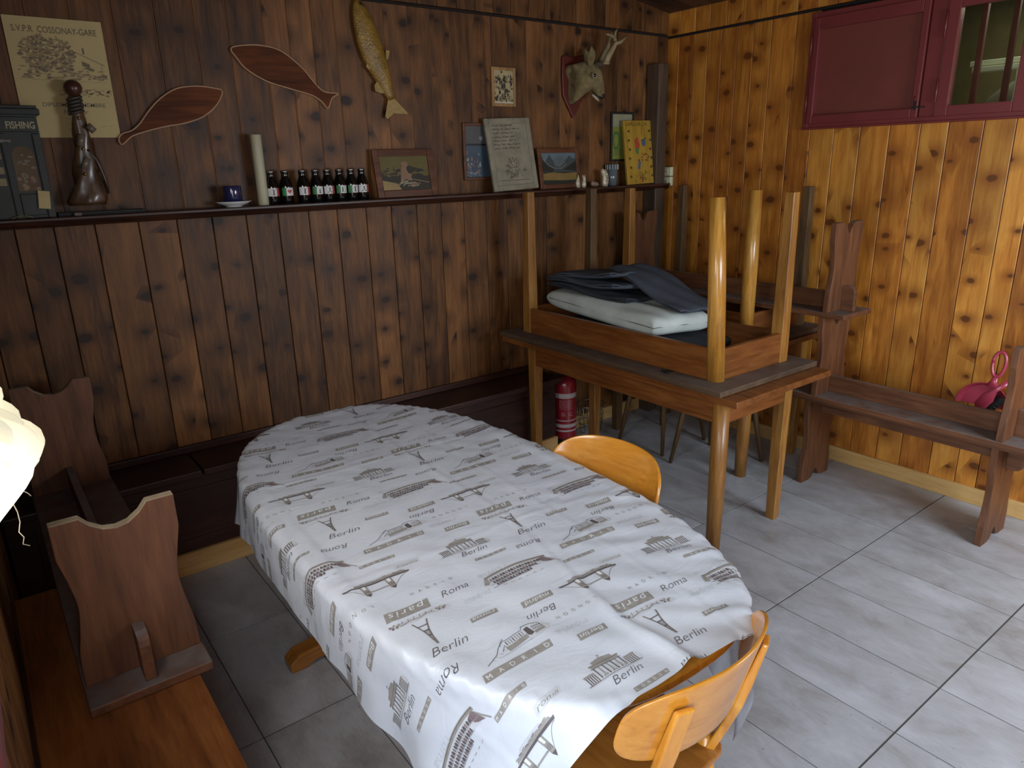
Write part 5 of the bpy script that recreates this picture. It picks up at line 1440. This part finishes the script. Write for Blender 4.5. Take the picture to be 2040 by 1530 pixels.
a.ribbon([(kx - 0.055, kz - 0.02), (kx - 0.03, kz + 0.03), (kx + 0.03, kz + 0.03), (kx + 0.055, kz - 0.02)], 0.0020, 0, 0.0003)
put_text(a, 'GAT', kx, kz - 0.012, 0.030, 0, 0.0003)
a.ribbon([(0.05, kz - 0.035), (w - 0.05, kz - 0.04)], 0.006, 1, 0.0002)
for i in range(5): blob(a, rg.uniform(0.05, w - 0.05), rg.uniform(0.05, 0.12), 0.016, 0.008, 1, 0.00015, 8, 0.3, i)
flat(t, 'engraving', a, [col('engrave_dark', '#3a3529'), col('engrave_mid', '#6b6656')], y=-0.0145)

# picture with pale top behind the yellow board + the yellow board
def art_green(a, w, h):
    a.poly([(0, 0), (w, 0), (w, h * 0.72), (0, h * 0.72)], 1, 0.0001); blob(a, w * 0.2, h * 0.42, 0.030, 0.055, 2, 0.0002, 18, 0.05)
    blob(a, w * 0.2, h * 0.42, 0.020, 0.040, 1, 0.0003, 18, 0.05); 
    for i in range(4): a.ribbon([(0.01, h * (0.22 - 0.04 * i)), (w * 0.5, h * (0.22 - 0.04 * i))], 0.003, 2, 0.0003)
framed('framed_picture', 'black framed greenish print behind the yellow painted board', 3.232, 3.425, 1.662, 1.945, YA - 0.013, 0.0, 0.012, M['black'], art_green, [col('gp_pale', '#8b886c'), col('gp_yel', '#7a7a34'), col('gp_green', '#3f6436')])
t, w, h = lean_root('painted_board', 'yellow wooden board painted with small figures, standing at the shelf right end', 'board', 3.305, 3.560, ZS, ZS + 0.375, y=3.172, lean=0.12, roll=-0.02)
YB = wood('yellow_board', '#8a6a1e', '#a8842c', '#b89238', 'z', 0.45, 0, stain=0.12)
slab(w, h, 0.016).build('board', YB, t, bevel=0.002)
a = MB(); rg = random.Random(3)
put_text(a, 'LAPECHE.CH', w * 0.42, h * 0.945, 0.030, 0, 0.0002, fit=w * 0.72)
for i in range(6):
    for q_, xx in ((0, 0.14), (1, 0.87)):
        yy = h * (0.83 - 0.142 * i); s1 = 1 if (i + q_) % 2 else -1
        a.poly([(w * xx - 0.012 * s1, yy + 0.009), (w * xx + 0.012 * s1, yy), (w * xx - 0.012 * s1, yy - 0.009)], 1, 0.0002); blob(a, w * xx, yy + 0.004, 0.006, 0.006, 0, 0.0003, 8, 0.3, i)
a.poly([(w * 0.32, h * 0.70), (w * 0.44, h * 0.75), (w * 0.50, h * 0.62), (w * 0.46, h * 0.54), (w * 0.34, h * 0.57)], 2, 0.0002)
a.poly([(w * 0.33, h * 0.57), (w * 0.46, h * 0.57), (w * 0.44, h * 0.48), (w * 0.36, h * 0.48)], 3, 0.0003)
a.ribbon([(w * 0.62, h * 0.92), (w * 0.58, h * 0.86), (w * 0.60, h * 0.78), (w * 0.68, h * 0.78), (w * 0.68, h * 0.86), (w * 0.62, h * 0.92)], 0.002, 0, 0.0002)
blob(a, w * 0.64, h * 0.65, 0.018, 0.026, 4, 0.0002, 12, 0.2); a.ribbon([(w * 0.56, h * 0.69), (w * 0.76, h * 0.72)], 0.004, 0, 0.0003); a.ribbon([(w * 0.66, h * 0.69), (w * 0.70, h * 0.77)], 0.004, 0, 0.0003)
for i in range(16): blob(a, w * rg.uniform(0.5, 0.78), h * rg.uniform(0.36, 0.48), rg.uniform(0.003, 0.008), rg.uniform(0.002, 0.006), rg.choice((0, 5)), 0.0003 + i * 1e-6, 7, 0.3, i)
a.poly([(w * 0.38, h * 0.24), (w * 0.46, h * 0.24), (w * 0.50, h * 0.36), (w * 0.42, h * 0.36)], 4, 0.0002); blob(a, w * 0.44, h * 0.375, 0.010, 0.008, 5, 0.0003)
for i in range(20): a.ribbon([(w * rg.uniform(0.28, 0.8), h * rg.uniform(0.04, 0.20)), (w * rg.uniform(0.28, 0.8), h * rg.uniform(0.04, 0.20))], 0.0012, 0, 0.0002) if i % 3 == 0 else blob(a, w * rg.uniform(0.28, 0.8), h * rg.uniform(0.05, 0.2), 0.005, 0.004, 1, 0.0002, 7, 0.4, i)
blob(a, w * 0.52, h * 0.07, 0.008, 0.020, 5, 0.0003)
flat(t, 'painting', a, [col('yb_ink', '#4a3a1a'), col('yb_brown', '#5f4a1e'), col('yb_red', '#a8442a'), col('yb_green', '#4c7038'), col('yb_blue', '#4a5a6e'), col('yb_rust', '#7a3d22')], y=-0.0165)

# --- small porcelain animals and a glass
PORC = col('porcelain', '#b5a98e', rough=0.25, coat=0.4)
def figurine(name, label, px, parts, mat=PORC, Y=3.175, sc=1.0, spots=None, cat='figurine'):
    o = thing(name, label, cat, (on_shelf(px, Y), Y, ZS))
    for nm, sp_, yc in parts:
        m_ = MB(); loft2d(m_, [(x * sc, z * sc, a_ * sc, b_ * sc) for x, z, a_, b_ in sp_], 0, yc * sc, 14); m_.build(nm, mat, o)
    if spots:
        for x, z, y in spots:
            m_ = MB(); m_.lathe([(0.0005, -0.0015), (0.004, 0), (0.0005, 0.0015)], (x * sc, y * sc, z * sc), 8, axis='y'); m_.build('painted_spot', col('spot_rust', '#8a5a2c'), o)
    return o
cat_parts = [('body', [(0, 0.0, 0.012, 0.010), (0.0, 0.012, 0.017, 0.014), (0.001, 0.030, 0.014, 0.012), (0.002, 0.042, 0.009, 0.009), (0.001, 0.048, 0.010, 0.010), (0.0, 0.058, 0.011, 0.010), (0, 0.066, 0.006, 0.006)], 0),
             ('ear', [(-0.007, 0.060, 0.005, 0.003), (-0.009, 0.073, 0.0008, 0.001)], 0), ('ear', [(0.006, 0.060, 0.005, 0.003), (0.009, 0.073, 0.0008, 0.001)], 0)]
figurine('bird_figurine', 'small white porcelain figure with a pointed head, next to the landscape painting', 1151, [('body', [(0.002, 0.0, 0.010, 0.008), (0.0, 0.014, 0.016, 0.012), (-0.001, 0.034, 0.014, 0.011), (0.002, 0.050, 0.009, 0.008), (0.003, 0.064, 0.004, 0.004), (0.002, 0.074, 0.0008, 0.001)], 0), ('foot', [(-0.008, 0.004, 0.004, 0.006), (0.012, 0.004, 0.004, 0.006)], -0.006)])
figurine('cat_figurine', 'small white porcelain cat with upright ears beside the pointed figure', 1163, cat_parts)
figurine('reclining_figurine', 'small pinkish lying porcelain figure between the cat and the squirrel', 1185, [('body', [(-0.034, 0.016, 0.003, 0.003), (-0.024, 0.018, 0.013, 0.010), (-0.004, 0.017, 0.015, 0.012), (0.016, 0.014, 0.013, 0.010), (0.030, 0.010, 0.006, 0.006)], 0), ('head', [(-0.034, 0.026, 0.002, 0.003), (-0.026, 0.028, 0.008, 0.008), (-0.018, 0.026, 0.003, 0.004)], -0.004)], mat=col('porcelain_pink', '#8a6f60', rough=0.35), Y=3.19)
figurine('squirrel_figurine', 'larger white porcelain squirrel with a raised tail beside the glass', 1203, [('body', [(0.006, 0.0, 0.018, 0.014), (0.008, 0.016, 0.022, 0.017), (0.006, 0.040, 0.019, 0.015), (0.002, 0.058, 0.014, 0.012), (-0.004, 0.074, 0.016, 0.013), (-0.012, 0.090, 0.015, 0.012), (-0.018, 0.100, 0.006, 0.006)], 0),
                                                    ('tail', [(0.020, 0.0, 0.012, 0.009), (0.028, 0.025, 0.013, 0.010), (0.026, 0.055, 0.013, 0.010), (0.018, 0.082, 0.012, 0.009), (0.012, 0.096, 0.005, 0.004)], 0.006)],
         Y=3.172, spots=[(0.012, 0.060, -0.012), (0.020, 0.050, -0.010), (0.000, 0.030, -0.016), (0.018, 0.080, -0.008)])
t = thing('drinking_glass', 'grey-tinted ribbed glass standing behind the white squirrel', 'glass', (on_shelf(1218, 3.205), 3.205, ZS))
m_ = MB(); m_.lathe([(0.001, 0.0), (0.026, 0.0), (0.030, 0.004), (0.037, 0.125), (0.0355, 0.125), (0.0285, 0.008), (0.001, 0.007)], (0, 0, 0), 28, caps=False); m_.build('bowl', plain('smoky_glass', '#6d7478', 0.1, trans=0.35), t)
m_ = MB()
for i in range(14):
    a_ = 2 * PI * i / 14; m_.box((-0.003 + 0.0372 * math.cos(a_), -0.0012 + 0.0372 * math.sin(a_), 0.095), (0.003 + 0.0372 * math.cos(a_), 0.0012 + 0.0372 * math.sin(a_), 0.124))
m_.build('rim_stripes', col('stripe_pale', '#a0a4a0'), t)

# --- roe deer head on a red-brown shield
def dpx(x, y, Y): 
    q_ = aty(x, y, Y); return q_
DY = YA - 0.012
o = thing('mounted_deer_head', 'mounted roe deer head with antlers on a red shield-shaped board', 'trophy', tuple(dpx(1150, 165, DY)))
OL = Vector(o.location)
m_ = MB(); SH = [(1117, 113), (1122, 110), (1130, 113), (1150, 113), (1158, 110), (1165, 113), (1166, 150), (1162, 185), (1150, 212), (1138, 236), (1128, 214), (1118, 190), (1116, 150)]
m_.prism([(dpx(x, y, DY).x - OL.x, dpx(x, y, DY).z - OL.z) for x, y in SH], -0.018, 'y', 0, 0.0); m_.build('shield', plain('red_brown_shield', '#572019', 0.4, var=0.2, coat=0.2), o, bevel=0.004)
fu = NT('deer_fur'); v_ = fu.coords(seed=False)
n1 = fu.noise(v_, 22, 4, 0.6); n2 = fu.noise(fu.scaled(v_, (1, 1, 0.4)), 160, 3, 0.7)
cf = fu.ramp(n1, [(0.3, lin('#5f5238')), (0.55, lin('#7f704e')), (0.75, lin('#978660'))])
cf = fu.mix(0.45, cf, fu.ramp(n2, [(0.3, (0.55, 0.52, 0.46)), (0.7, (1, 1, 1))]), 'MULTIPLY')
fu.link(cf, fu.b.inputs['Base Color']); fu.b.inputs['Roughness'].default_value = 0.95; fu.b.inputs['Specular IOR Level'].default_value = 0.15; fu.bump(n2, 0.6, 0.004)
M['fur'] = fu.m
# spine of neck and head: pixel centre, half height px, half depth m, distance from wall
SPN = [(1130, 171, 33, 0.050, 0.020), (1134, 170, 34, 0.058, 0.045), (1143, 165, 31, 0.056, 0.075), (1153, 159, 28, 0.050, 0.10), (1163, 154, 27, 0.046, 0.12), (1172, 151, 25, 0.046, 0.13),
       (1181, 152, 21.5, 0.046, 0.14), (1187, 159, 18.5, 0.042, 0.145), (1190, 168, 15.5, 0.034, 0.15), (1193, 177, 12.5, 0.028, 0.155), (1195.5, 185, 10.5, 0.023, 0.16), (1197.5, 191, 8.6, 0.020, 0.16), (1199, 196, 5.5, 0.014, 0.16)]
ANG = [0, 6, 20, 28, 22, 8, -28, -48, -58, -62, -62, -60, -60]
PXM = 0.00305
rings = []
for (px, py, hh, dd, off), an in zip(SPN, ANG):
    c_ = aty(px, py, YA - off) - OL
    th_ = math.radians(an); d = Vector((math.cos(th_), math.sin(th_))); nn_ = Vector((-d.y, d.x))
    R_ = []
    for k in range(28):
        q_ = 2 * PI * k / 28; ca, sa = math.cos(q_), math.sin(q_)
        R_.append((c_.x + nn_.x * hh * PXM * ca, c_.y - dd * sa * (1 - 0.12 * ca), c_.z + nn_.y * hh * PXM * ca))
    rings.append(R_)
m_ = MB(); m_.loft(rings); hd = m_.build('head', M['fur'], o, subsurf=1)
def hp(px, py, off): return aty(px, py, YA - off) - OL
m_ = MB(); rings = []
c_ = hp(1197, 192, 0.162)
m_.loft([[(c_.x + a_ * math.cos(q_), c_.y + b_ * math.sin(q_), c_.z + dz) for q_ in [2 * PI * k / 16 for k in range(16)]] for dz, a_, b_ in ((0.016, 0.012, 0.012), (0.010, 0.021, 0.021), (0.0, 0.025, 0.023), (-0.008, 0.020, 0.019), (-0.014, 0.008, 0.009))])
m_.build('nose', col('deer_nose', '#241d18', rough=0.4), o)
m_ = MB(); m_.tube([tuple(hp(1180, 188, 0.175)), tuple(hp(1188, 196, 0.178)), tuple(hp(1193, 201, 0.175))], [0.006, 0.008, 0.005], 10); m_.build('lower_jaw', col('deer_chin', '#a89c80', rough=0.9), o)
m_ = MB(); m_.tube([tuple(hp(1180, 184, 0.188)), tuple(hp(1188, 191, 0.188)), tuple(hp(1194, 193, 0.184))], 0.0022, 6); m_.build('mouth_line', M['gap_dark'], o)
e0 = hp(1183, 150, 0.183)
m_ = MB(); m_.lathe([(0.0005, -0.010), (0.010, -0.005), (0.0125, 0.0), (0.010, 0.005), (0.0005, 0.010)], tuple(e0 + Vector((0, -0.006, 0))), 16, axis='y'); ey = m_.build('eye', col('eye_black', '#100b08', rough=0.03, coat=1.0), o)
m_ = MB(); m_.tube([(e0.x + 0.0155 * math.cos(q_), e0.y - 0.006, e0.z + 0.0125 * math.sin(q_)) for q_ in [2 * PI * k / 16 for k in range(17)]], 0.0035, 6); m_.build('eyelid', col('eyelid_pale', '#8f8060', rough=0.9), ey)
def ear(off, px, py, tx, ty, toff):
    m_ = MB(); a_, b_ = hp(px, py, off), hp(tx, ty, toff)
    d = (b_ - a_); rings = []
    for k, wd in ((0, 0.014), (0.25, 0.024), (0.5, 0.028), (0.75, 0.020), (0.93, 0.008), (1.0, 0.001)):
        c_ = a_ + d * k
        rings.append([(c_.x + wd * math.cos(q_), c_.y + max(0.003, wd * 0.3) * math.sin(q_) - (0.012 * math.cos(q_) ** 2 if k < 0.9 else 0), c_.z) for q_ in [2 * PI * j / 14 for j in range(14)]])
    m_.loft(rings); e_ = m_.build('ear', M['fur'], o)
    return e_
ear(0.155, 1173, 132, 1179, 92, 0.165); ear(0.10, 1170, 134, 1166, 96, 0.05)
ANT = wood('antler', '#6f5c3a', '#94805a', '#b09c72', 'z', 0.6, 0.0, stain=0.4)
def antler(base, pts_main, fork, off):
    m_ = MB()
    P = [tuple(hp(x, y, off + k * 0.012)) for k, (x, y) in enumerate(pts_main)]
    m_.tube(P, [0.021 - 0.0145 * k / (len(P) - 1) for k in range(len(P))], 10)
    for fk in fork:
        P = [tuple(hp(x, y, off + 0.02)) for x, y in fk]; m_.tube(P, [0.013 - 0.009 * k / (len(P) - 1) for k in range(len(P))], 9)
    c_ = hp(pts_main[0][0], pts_main[0][1], off); m_.lathe([(0.016, -0.006), (0.026, -0.002), (0.026, 0.004), (0.018, 0.008)], tuple(c_), 12)
    m_.build('antler', ANT, o)
antler(None, [(1206, 127), (1211, 114), (1220, 98), (1227, 86), (1236, 84), (1247, 74)], [[(1228, 88), (1224, 76), (1226, 64), (1230, 58)], [(1225, 76), (1216, 70), (1208, 68)]], 0.17)
antler(None, [(1196, 124), (1203, 108), (1211, 92), (1215, 78), (1219, 64)], [], 0.09)
m_ = MB(); c_ = hp(1192, 127, 0.15)
m_.loft([[(c_.x + a_ * math.cos(q_), c_.y + 0.03 * a_ / 0.03 * math.sin(q_), c_.z + dz) for q_ in [2 * PI * k / 14 for k in range(14)]] for dz, a_ in ((-0.018, 0.024), (-0.004, 0.032), (0.006, 0.026), (0.012, 0.010))]); m_.build('forehead_tuft', col('dark_tuft', '#463a28', rough=0.95), o)

# --- two light switches and a cable on the right wall
for i, (z0_, z1_) in enumerate(((1.562, 1.618), (1.502, 1.558))):
    o = thing('wall_socket', ('upper' if i == 0 else 'lower') + ' cream wall socket by the corner post', 'socket', (XB - 0.012, 3.206, z0_))
    m_ = MB(); m_.box((-0.030, -0.042, 0), (0.0, 0.042, z1_ - z0_)); m_.build('cover', M['white_paint'], o, bevel=0.004)
    m_ = MB(); m_.box((-0.034, -0.024, 0.010), (-0.030, 0.020, z1_ - z0_ - 0.010)); m_.build('faceplate', M['white_paint'], o, bevel=0.002)
    m_ = MB(); 
    for yy in (-0.01, 0.004): m_.lathe([(0.0025, 0), (0.0025, 0.002)], (-0.036, yy, 0.028), 8, axis='x')
    m_.build('contact_hole', M['black'], o)
m_ = MB(); P = [atx(1325, 128, XB - 0.018), atx(1326, 180, XB - 0.016), atx(1322, 235, XB - 0.018), atx(1330, 262, XB - 0.024), atx(1336, 285, XB - 0.022), atx(1338, 315, XB - 0.02), atx(1337, 333, XB - 0.022)]
m_.tube([tuple(q_) for q_ in P], 0.003, 8); tag(m_.build('cable', col('brown_cable', '#5b4326')), 'thin brown cable running down beside the post to the sockets', 'cable')

# ------------------------------------------------------------------ cushions between the upturned table legs
def pillow(w, l, h, n=28, puff=0.55, e=6.0):
    """rounded cushion, centred, resting on z=0"""
    mb = MB()
    def S(u, v, top):
        k = max(0.0, 1 - abs(u) ** e) ** 0.5 * max(0.0, 1 - abs(v) ** e) ** 0.5
        z = h / 2 + (h / 2) * (k ** 0.6) * (1 if top else -1) * (1.0 + 0.12 * math.cos(u * 2.2) * math.cos(v * 2.0))
        return (u * w / 2 * (1 - 0.02 * abs(v) ** 3), v * l / 2, z + (0.004 * math.sin(7 * u + 5 * v) if top else 0))
    vs = []; 
    for top in (1, 0):
        for j in range(n + 1):
            for i in range(n + 1):
                u = math.sin((-1 + 2 * i / n) * PI / 2); v = math.sin((-1 + 2 * j / n) * PI / 2); vs.append(S(u, v, top))
    fs = []; N = (n + 1) ** 2
    for j in range(n):
        for i in range(n):
            q = j * (n + 1) + i; fs.append((q, q + 1, q + n + 2, q + n + 1)); fs.append((N + q, N + q + n + 1, N + q + n + 2, N + q + 1))
    mb.add(vs, fs, 0, smooth=True); return mb
def fabric(name, c, b=0.25):
    t = NT(name); v = t.coords(); n = t.noise(v, 7, 4); f = t.noise(v, 400, 2)
    cc = lin(c); t.link(t.ramp(n, [(0.3, tuple(q * 0.85 for q in cc[:3])), (0.7, tuple(min(1, q * 1.1) for q in cc[:3]))]), t.b.inputs['Base Color'])
    t.b.inputs['Roughness'].default_value = 0.85; t.b.inputs['Specular IOR Level'].default_value = 0.2
    t.bump(t.math('ADD', t.noise(v, 9, 3, 0.5, 1.0), t.math('MULTIPLY', f, 0.1)), b, 0.01); return t.m
FW, FG, FD = fabric('white_cushion_cloth', '#bcc3bd'), fabric('slate_grey_cloth', '#474c55'), fabric('dark_grey_cloth', '#33363c')
t = thing('seat_cushion', 'long thick pale grey-white cushion lying in the upturned table', 'cushion', (2.635, 2.535, 0.882)); t.rotation_euler = (0.03, 0.05, -0.10)
pillow(0.38, 0.86, 0.112, e=8.0).build('cover', FW, t, recalc=True)
m_ = MB(); m_.tube([(-0.188, y_, 0.056) for y_ in [-0.40 + 0.08 * i for i in range(11)]], 0.002, 6); m_.tube([(x_, -0.428, 0.056) for x_ in [-0.17 + 0.034 * i for i in range(11)]], 0.002, 6)
m_.build('piping', fabric('piping_grey', '#8d9490'), t)
t = thing('seat_cushion', 'dark cushion lying flat beneath the thick pale cushion', 'cushion', (2.64, 2.46, 0.786))
pillow(0.40, 0.90, 0.075, e=8.0).build('cover', FD, t, recalc=True)
def pad(label, loc, rot, w, l, h, mat, seam=True):
    t = thing('seat_pad', label, 'cushion', loc); t.rotation_euler = rot
    mb = pillow(w, l, h, 24, e=9); 
    mb.v = [(x, y, z + 0.008 * math.sin(6 * x + 3 * y) + 0.006 * math.sin(13 * y)) for x, y, z in mb.v]
    mb.build('cover', mat, t)
    m_ = MB(); m_.tube([(-w / 2 * 0.985, -l * 0.46 + l * 0.092 * i, h / 2 + 0.008 * math.sin(6 * -w / 2 + 3 * (-l * 0.46 + l * 0.092 * i)) + 0.006 * math.sin(13 * (-l * 0.46 + l * 0.092 * i))) for i in range(11)], 0.0016, 6); m_.build('zip', M['black'], t)
    return t
pad('dark slate-grey pad lowest in the grey pad pile behind the white cushion', (2.655, 2.68, 0.997), (0.05, 0.10, 0.05), 0.34, 0.58, 0.035, FD)
pad('slate-grey pad in the middle of the grey pad pile', (2.655, 2.72, 1.037), (-0.04, 0.13, -0.05), 0.34, 0.54, 0.03, FG)
pad('grey pad topmost at the far end of the pile', (2.66, 2.74, 1.077), (-0.13, 0.10, 0.04), 0.33, 0.46, 0.028, FG)
pad('grey pad tilted down toward the near round leg, on top of the pile', (2.74, 2.37, 1.045), (0.24, 0.05, -0.16), 0.26, 0.60, 0.028, FG)

# --- dustpan and brush leaning on the golden wall behind the upturned bench
RP = plain('red_pink_plastic', '#a8394f', 0.3, var=0.05, coat=0.3)
o = thing('dustpan', 'red plastic dustpan with a loop handle leaning on the golden wall', 'dustpan', (3.60, 1.175, 0.51)); 
def dl(y, z): return (0.04 + 0.16 * (z - 0.50) - 0.0, y - 1.135, z - 0.51)
m_ = MB(); n_ = 22
outer = []
for i in range(n_ + 1):
    a_ = PI * i / n_; outer.append((1.145 + 0.115 * math.cos(a_), 0.52 + 0.115 * math.sin(a_)))
for k in range(2):
    pass
rimv = [dl(y, z) for y, z in outer]; inn = [dl(1.145 + (y - 1.145) * 0.86, 0.52 + (z - 0.52) * 0.86) for y, z in outer]
inn = [(x + 0.03, y, z) for x, y, z in inn]
rb = [(x + 0.012, y, z) for x, y, z in rimv]
vs = rimv + inn; m_.add(vs, [(i, i + 1, n_ + 2 + i, n_ + 1 + i) for i in range(n_)] + [tuple(range(n_ + 1, 2 * n_ + 2))], 0, smooth=False)
pn = m_.build('pan', RP, o, recalc=False); pn.modifiers.new('solid', 'SOLIDIFY').thickness = 0.003
m_ = MB(); yc, zc = 1.112, 0.735
lp = [(yc + 0.026 * math.cos(a_), zc + (0.050 if math.sin(a_) > 0 else 0.065) * math.sin(a_)) for a_ in [2 * PI * i / 28 for i in range(29)]]
m_.tube([dl(y, z) for y, z in lp], 0.0075, 8); m_.tube([dl(1.120, 0.62), dl(1.116, 0.65), dl(1.113, 0.68)], [0.028, 0.014, 0.010], 10, ell=0.5); m_.build('handle', RP, o)
o = thing('hand_brush', 'red hand brush with black bristles lying in front of the dustpan', 'brush', (3.57, 1.125, 0.515))
m_ = MB(); m_.tube([(0.012, 0.055, 0.005), (0.012, 0.045, 0.03), (0.012, 0.018, 0.075), (0.014, -0.006, 0.115), (0.02, -0.05, 0.165)], [0.008, 0.026, 0.028, 0.010, 0.012], 14, ell=0.45); m_.build('handle', RP, o)
m_ = MB(); rg = random.Random(8)
for i in range(150):
    u = rg.random(); y = 0.030 - 0.05 * u + rg.uniform(-0.004, 0.004); z = 0.02 + 0.075 * u
    m_.tube([(0.018, y, z), (0.020 + rg.uniform(-0.003, 0.003), y - 0.032, z - 0.020 + rg.uniform(-0.004, 0.004))], 0.0012, 4)
m_.build('bristles', M['black'], o)['kind'] = 'stuff'

# --- fire extinguisher beside the box bench, wire basket further in
o = thing('fire_extinguisher', 'red fire extinguisher with white label bands beside the box bench', 'fire extinguisher', (2.735, 3.10, 0))
RX = plain('extinguisher_red', '#8c1f2a', 0.3, coat=0.4, var=0.04)
m_ = MB(); m_.lathe([(0.060, 0.0), (0.066, 0.004), (0.066, 0.045), (0.060, 0.05)], (0, 0, 0), 28); m_.build('foot_ring', M['black'], o)
m_ = MB(); m_.lathe([(0.060, 0.035), (0.068, 0.045), (0.070, 0.06), (0.070, 0.375), (0.064, 0.405), (0.045, 0.425), (0.025, 0.432)], (0, 0, 0), 32); bd = m_.build('cylinder', RX, o)
for z0_, z1_ in ((0.305, 0.335), (0.118, 0.140), (0.092, 0.102), (0.160, 0.166)):
    m_ = MB(); m_.lathe([(0.0706, z0_), (0.0706, z1_)], (0, 0, 0), 32, caps=False); m_.build('label_band', col('ext_white', '#b8aeb0'), bd)
m_ = MB(); tx = MB()
put_text(tx, 'DI CO', 0.0, 0.215, 0.030, 0); put_text(tx, 'POWDER', 0.0, 0.262, 0.018, 0, fit=0.07)
rg = random.Random(31)
for i in range(4): scribble(tx, -0.035, 0.04, 0.285 - 0.008 * i, 0.003, 0.001, 0, 0.0, rg)
tx = MB(); put_text(tx, 'D.  C.', 0.012, 0.205, 0.030, 0)
for i in range(6): scribble(tx, -0.04, 0.045, 0.290 - 0.010 * i, 0.004, 0.0012, 0, 0.0, rg)
tx.v = [(0.0712 * math.sin(p[0] / 0.0712 - 0.66), -0.0712 * math.cos(p[0] / 0.0712 - 0.66), p[1]) for p in tx.v]
tx.build('lettering', col('ext_white', '#b8aeb0'), bd, recalc=False)
m_ = MB(); m_.lathe([(0.018, 0.43), (0.018, 0.46), (0.012, 0.465)], (0, 0, 0), 14); m_.box((-0.010, -0.075, 0.462), (0.010, 0.02, 0.470)); m_.box((-0.010, -0.07, 0.484), (0.010, 0.02, 0.492)); m_.build('valve', M['black'], o)
m_ = MB(); m_.tube([(0.018, 0, 0.45), (0.07, 0.0, 0.44), (0.085, 0.0, 0.36), (0.078, 0.0, 0.16)], 0.008, 10); m_.build('hose', M['black'], o)
o = thing('wire_basket', 'thin wire basket on the floor near the corner under the stacked tables', 'basket', (2.98, 3.13, 0))
m_ = MB()
for z in (0.01, 0.07, 0.13, 0.19):
    r_ = 0.075 + 0.12 * z; m_.tube([(r_ * math.cos(a_), r_ * math.sin(a_) * 0.8, z) for a_ in [2 * PI * i / 24 for i in range(25)]], 0.002, 6)
m_.build('hoops', M['steel'], o)
m_ = MB()
for i in range(16):
    a_ = 2 * PI * i / 16; m_.tube([(0.076 * math.cos(a_), 0.061 * math.sin(a_), 0.01), (0.098 * math.cos(a_), 0.078 * math.sin(a_), 0.19)], 0.0014, 5)
m_.build('wires', M['steel'], o)

for k in list(bpy.data.lights): pass
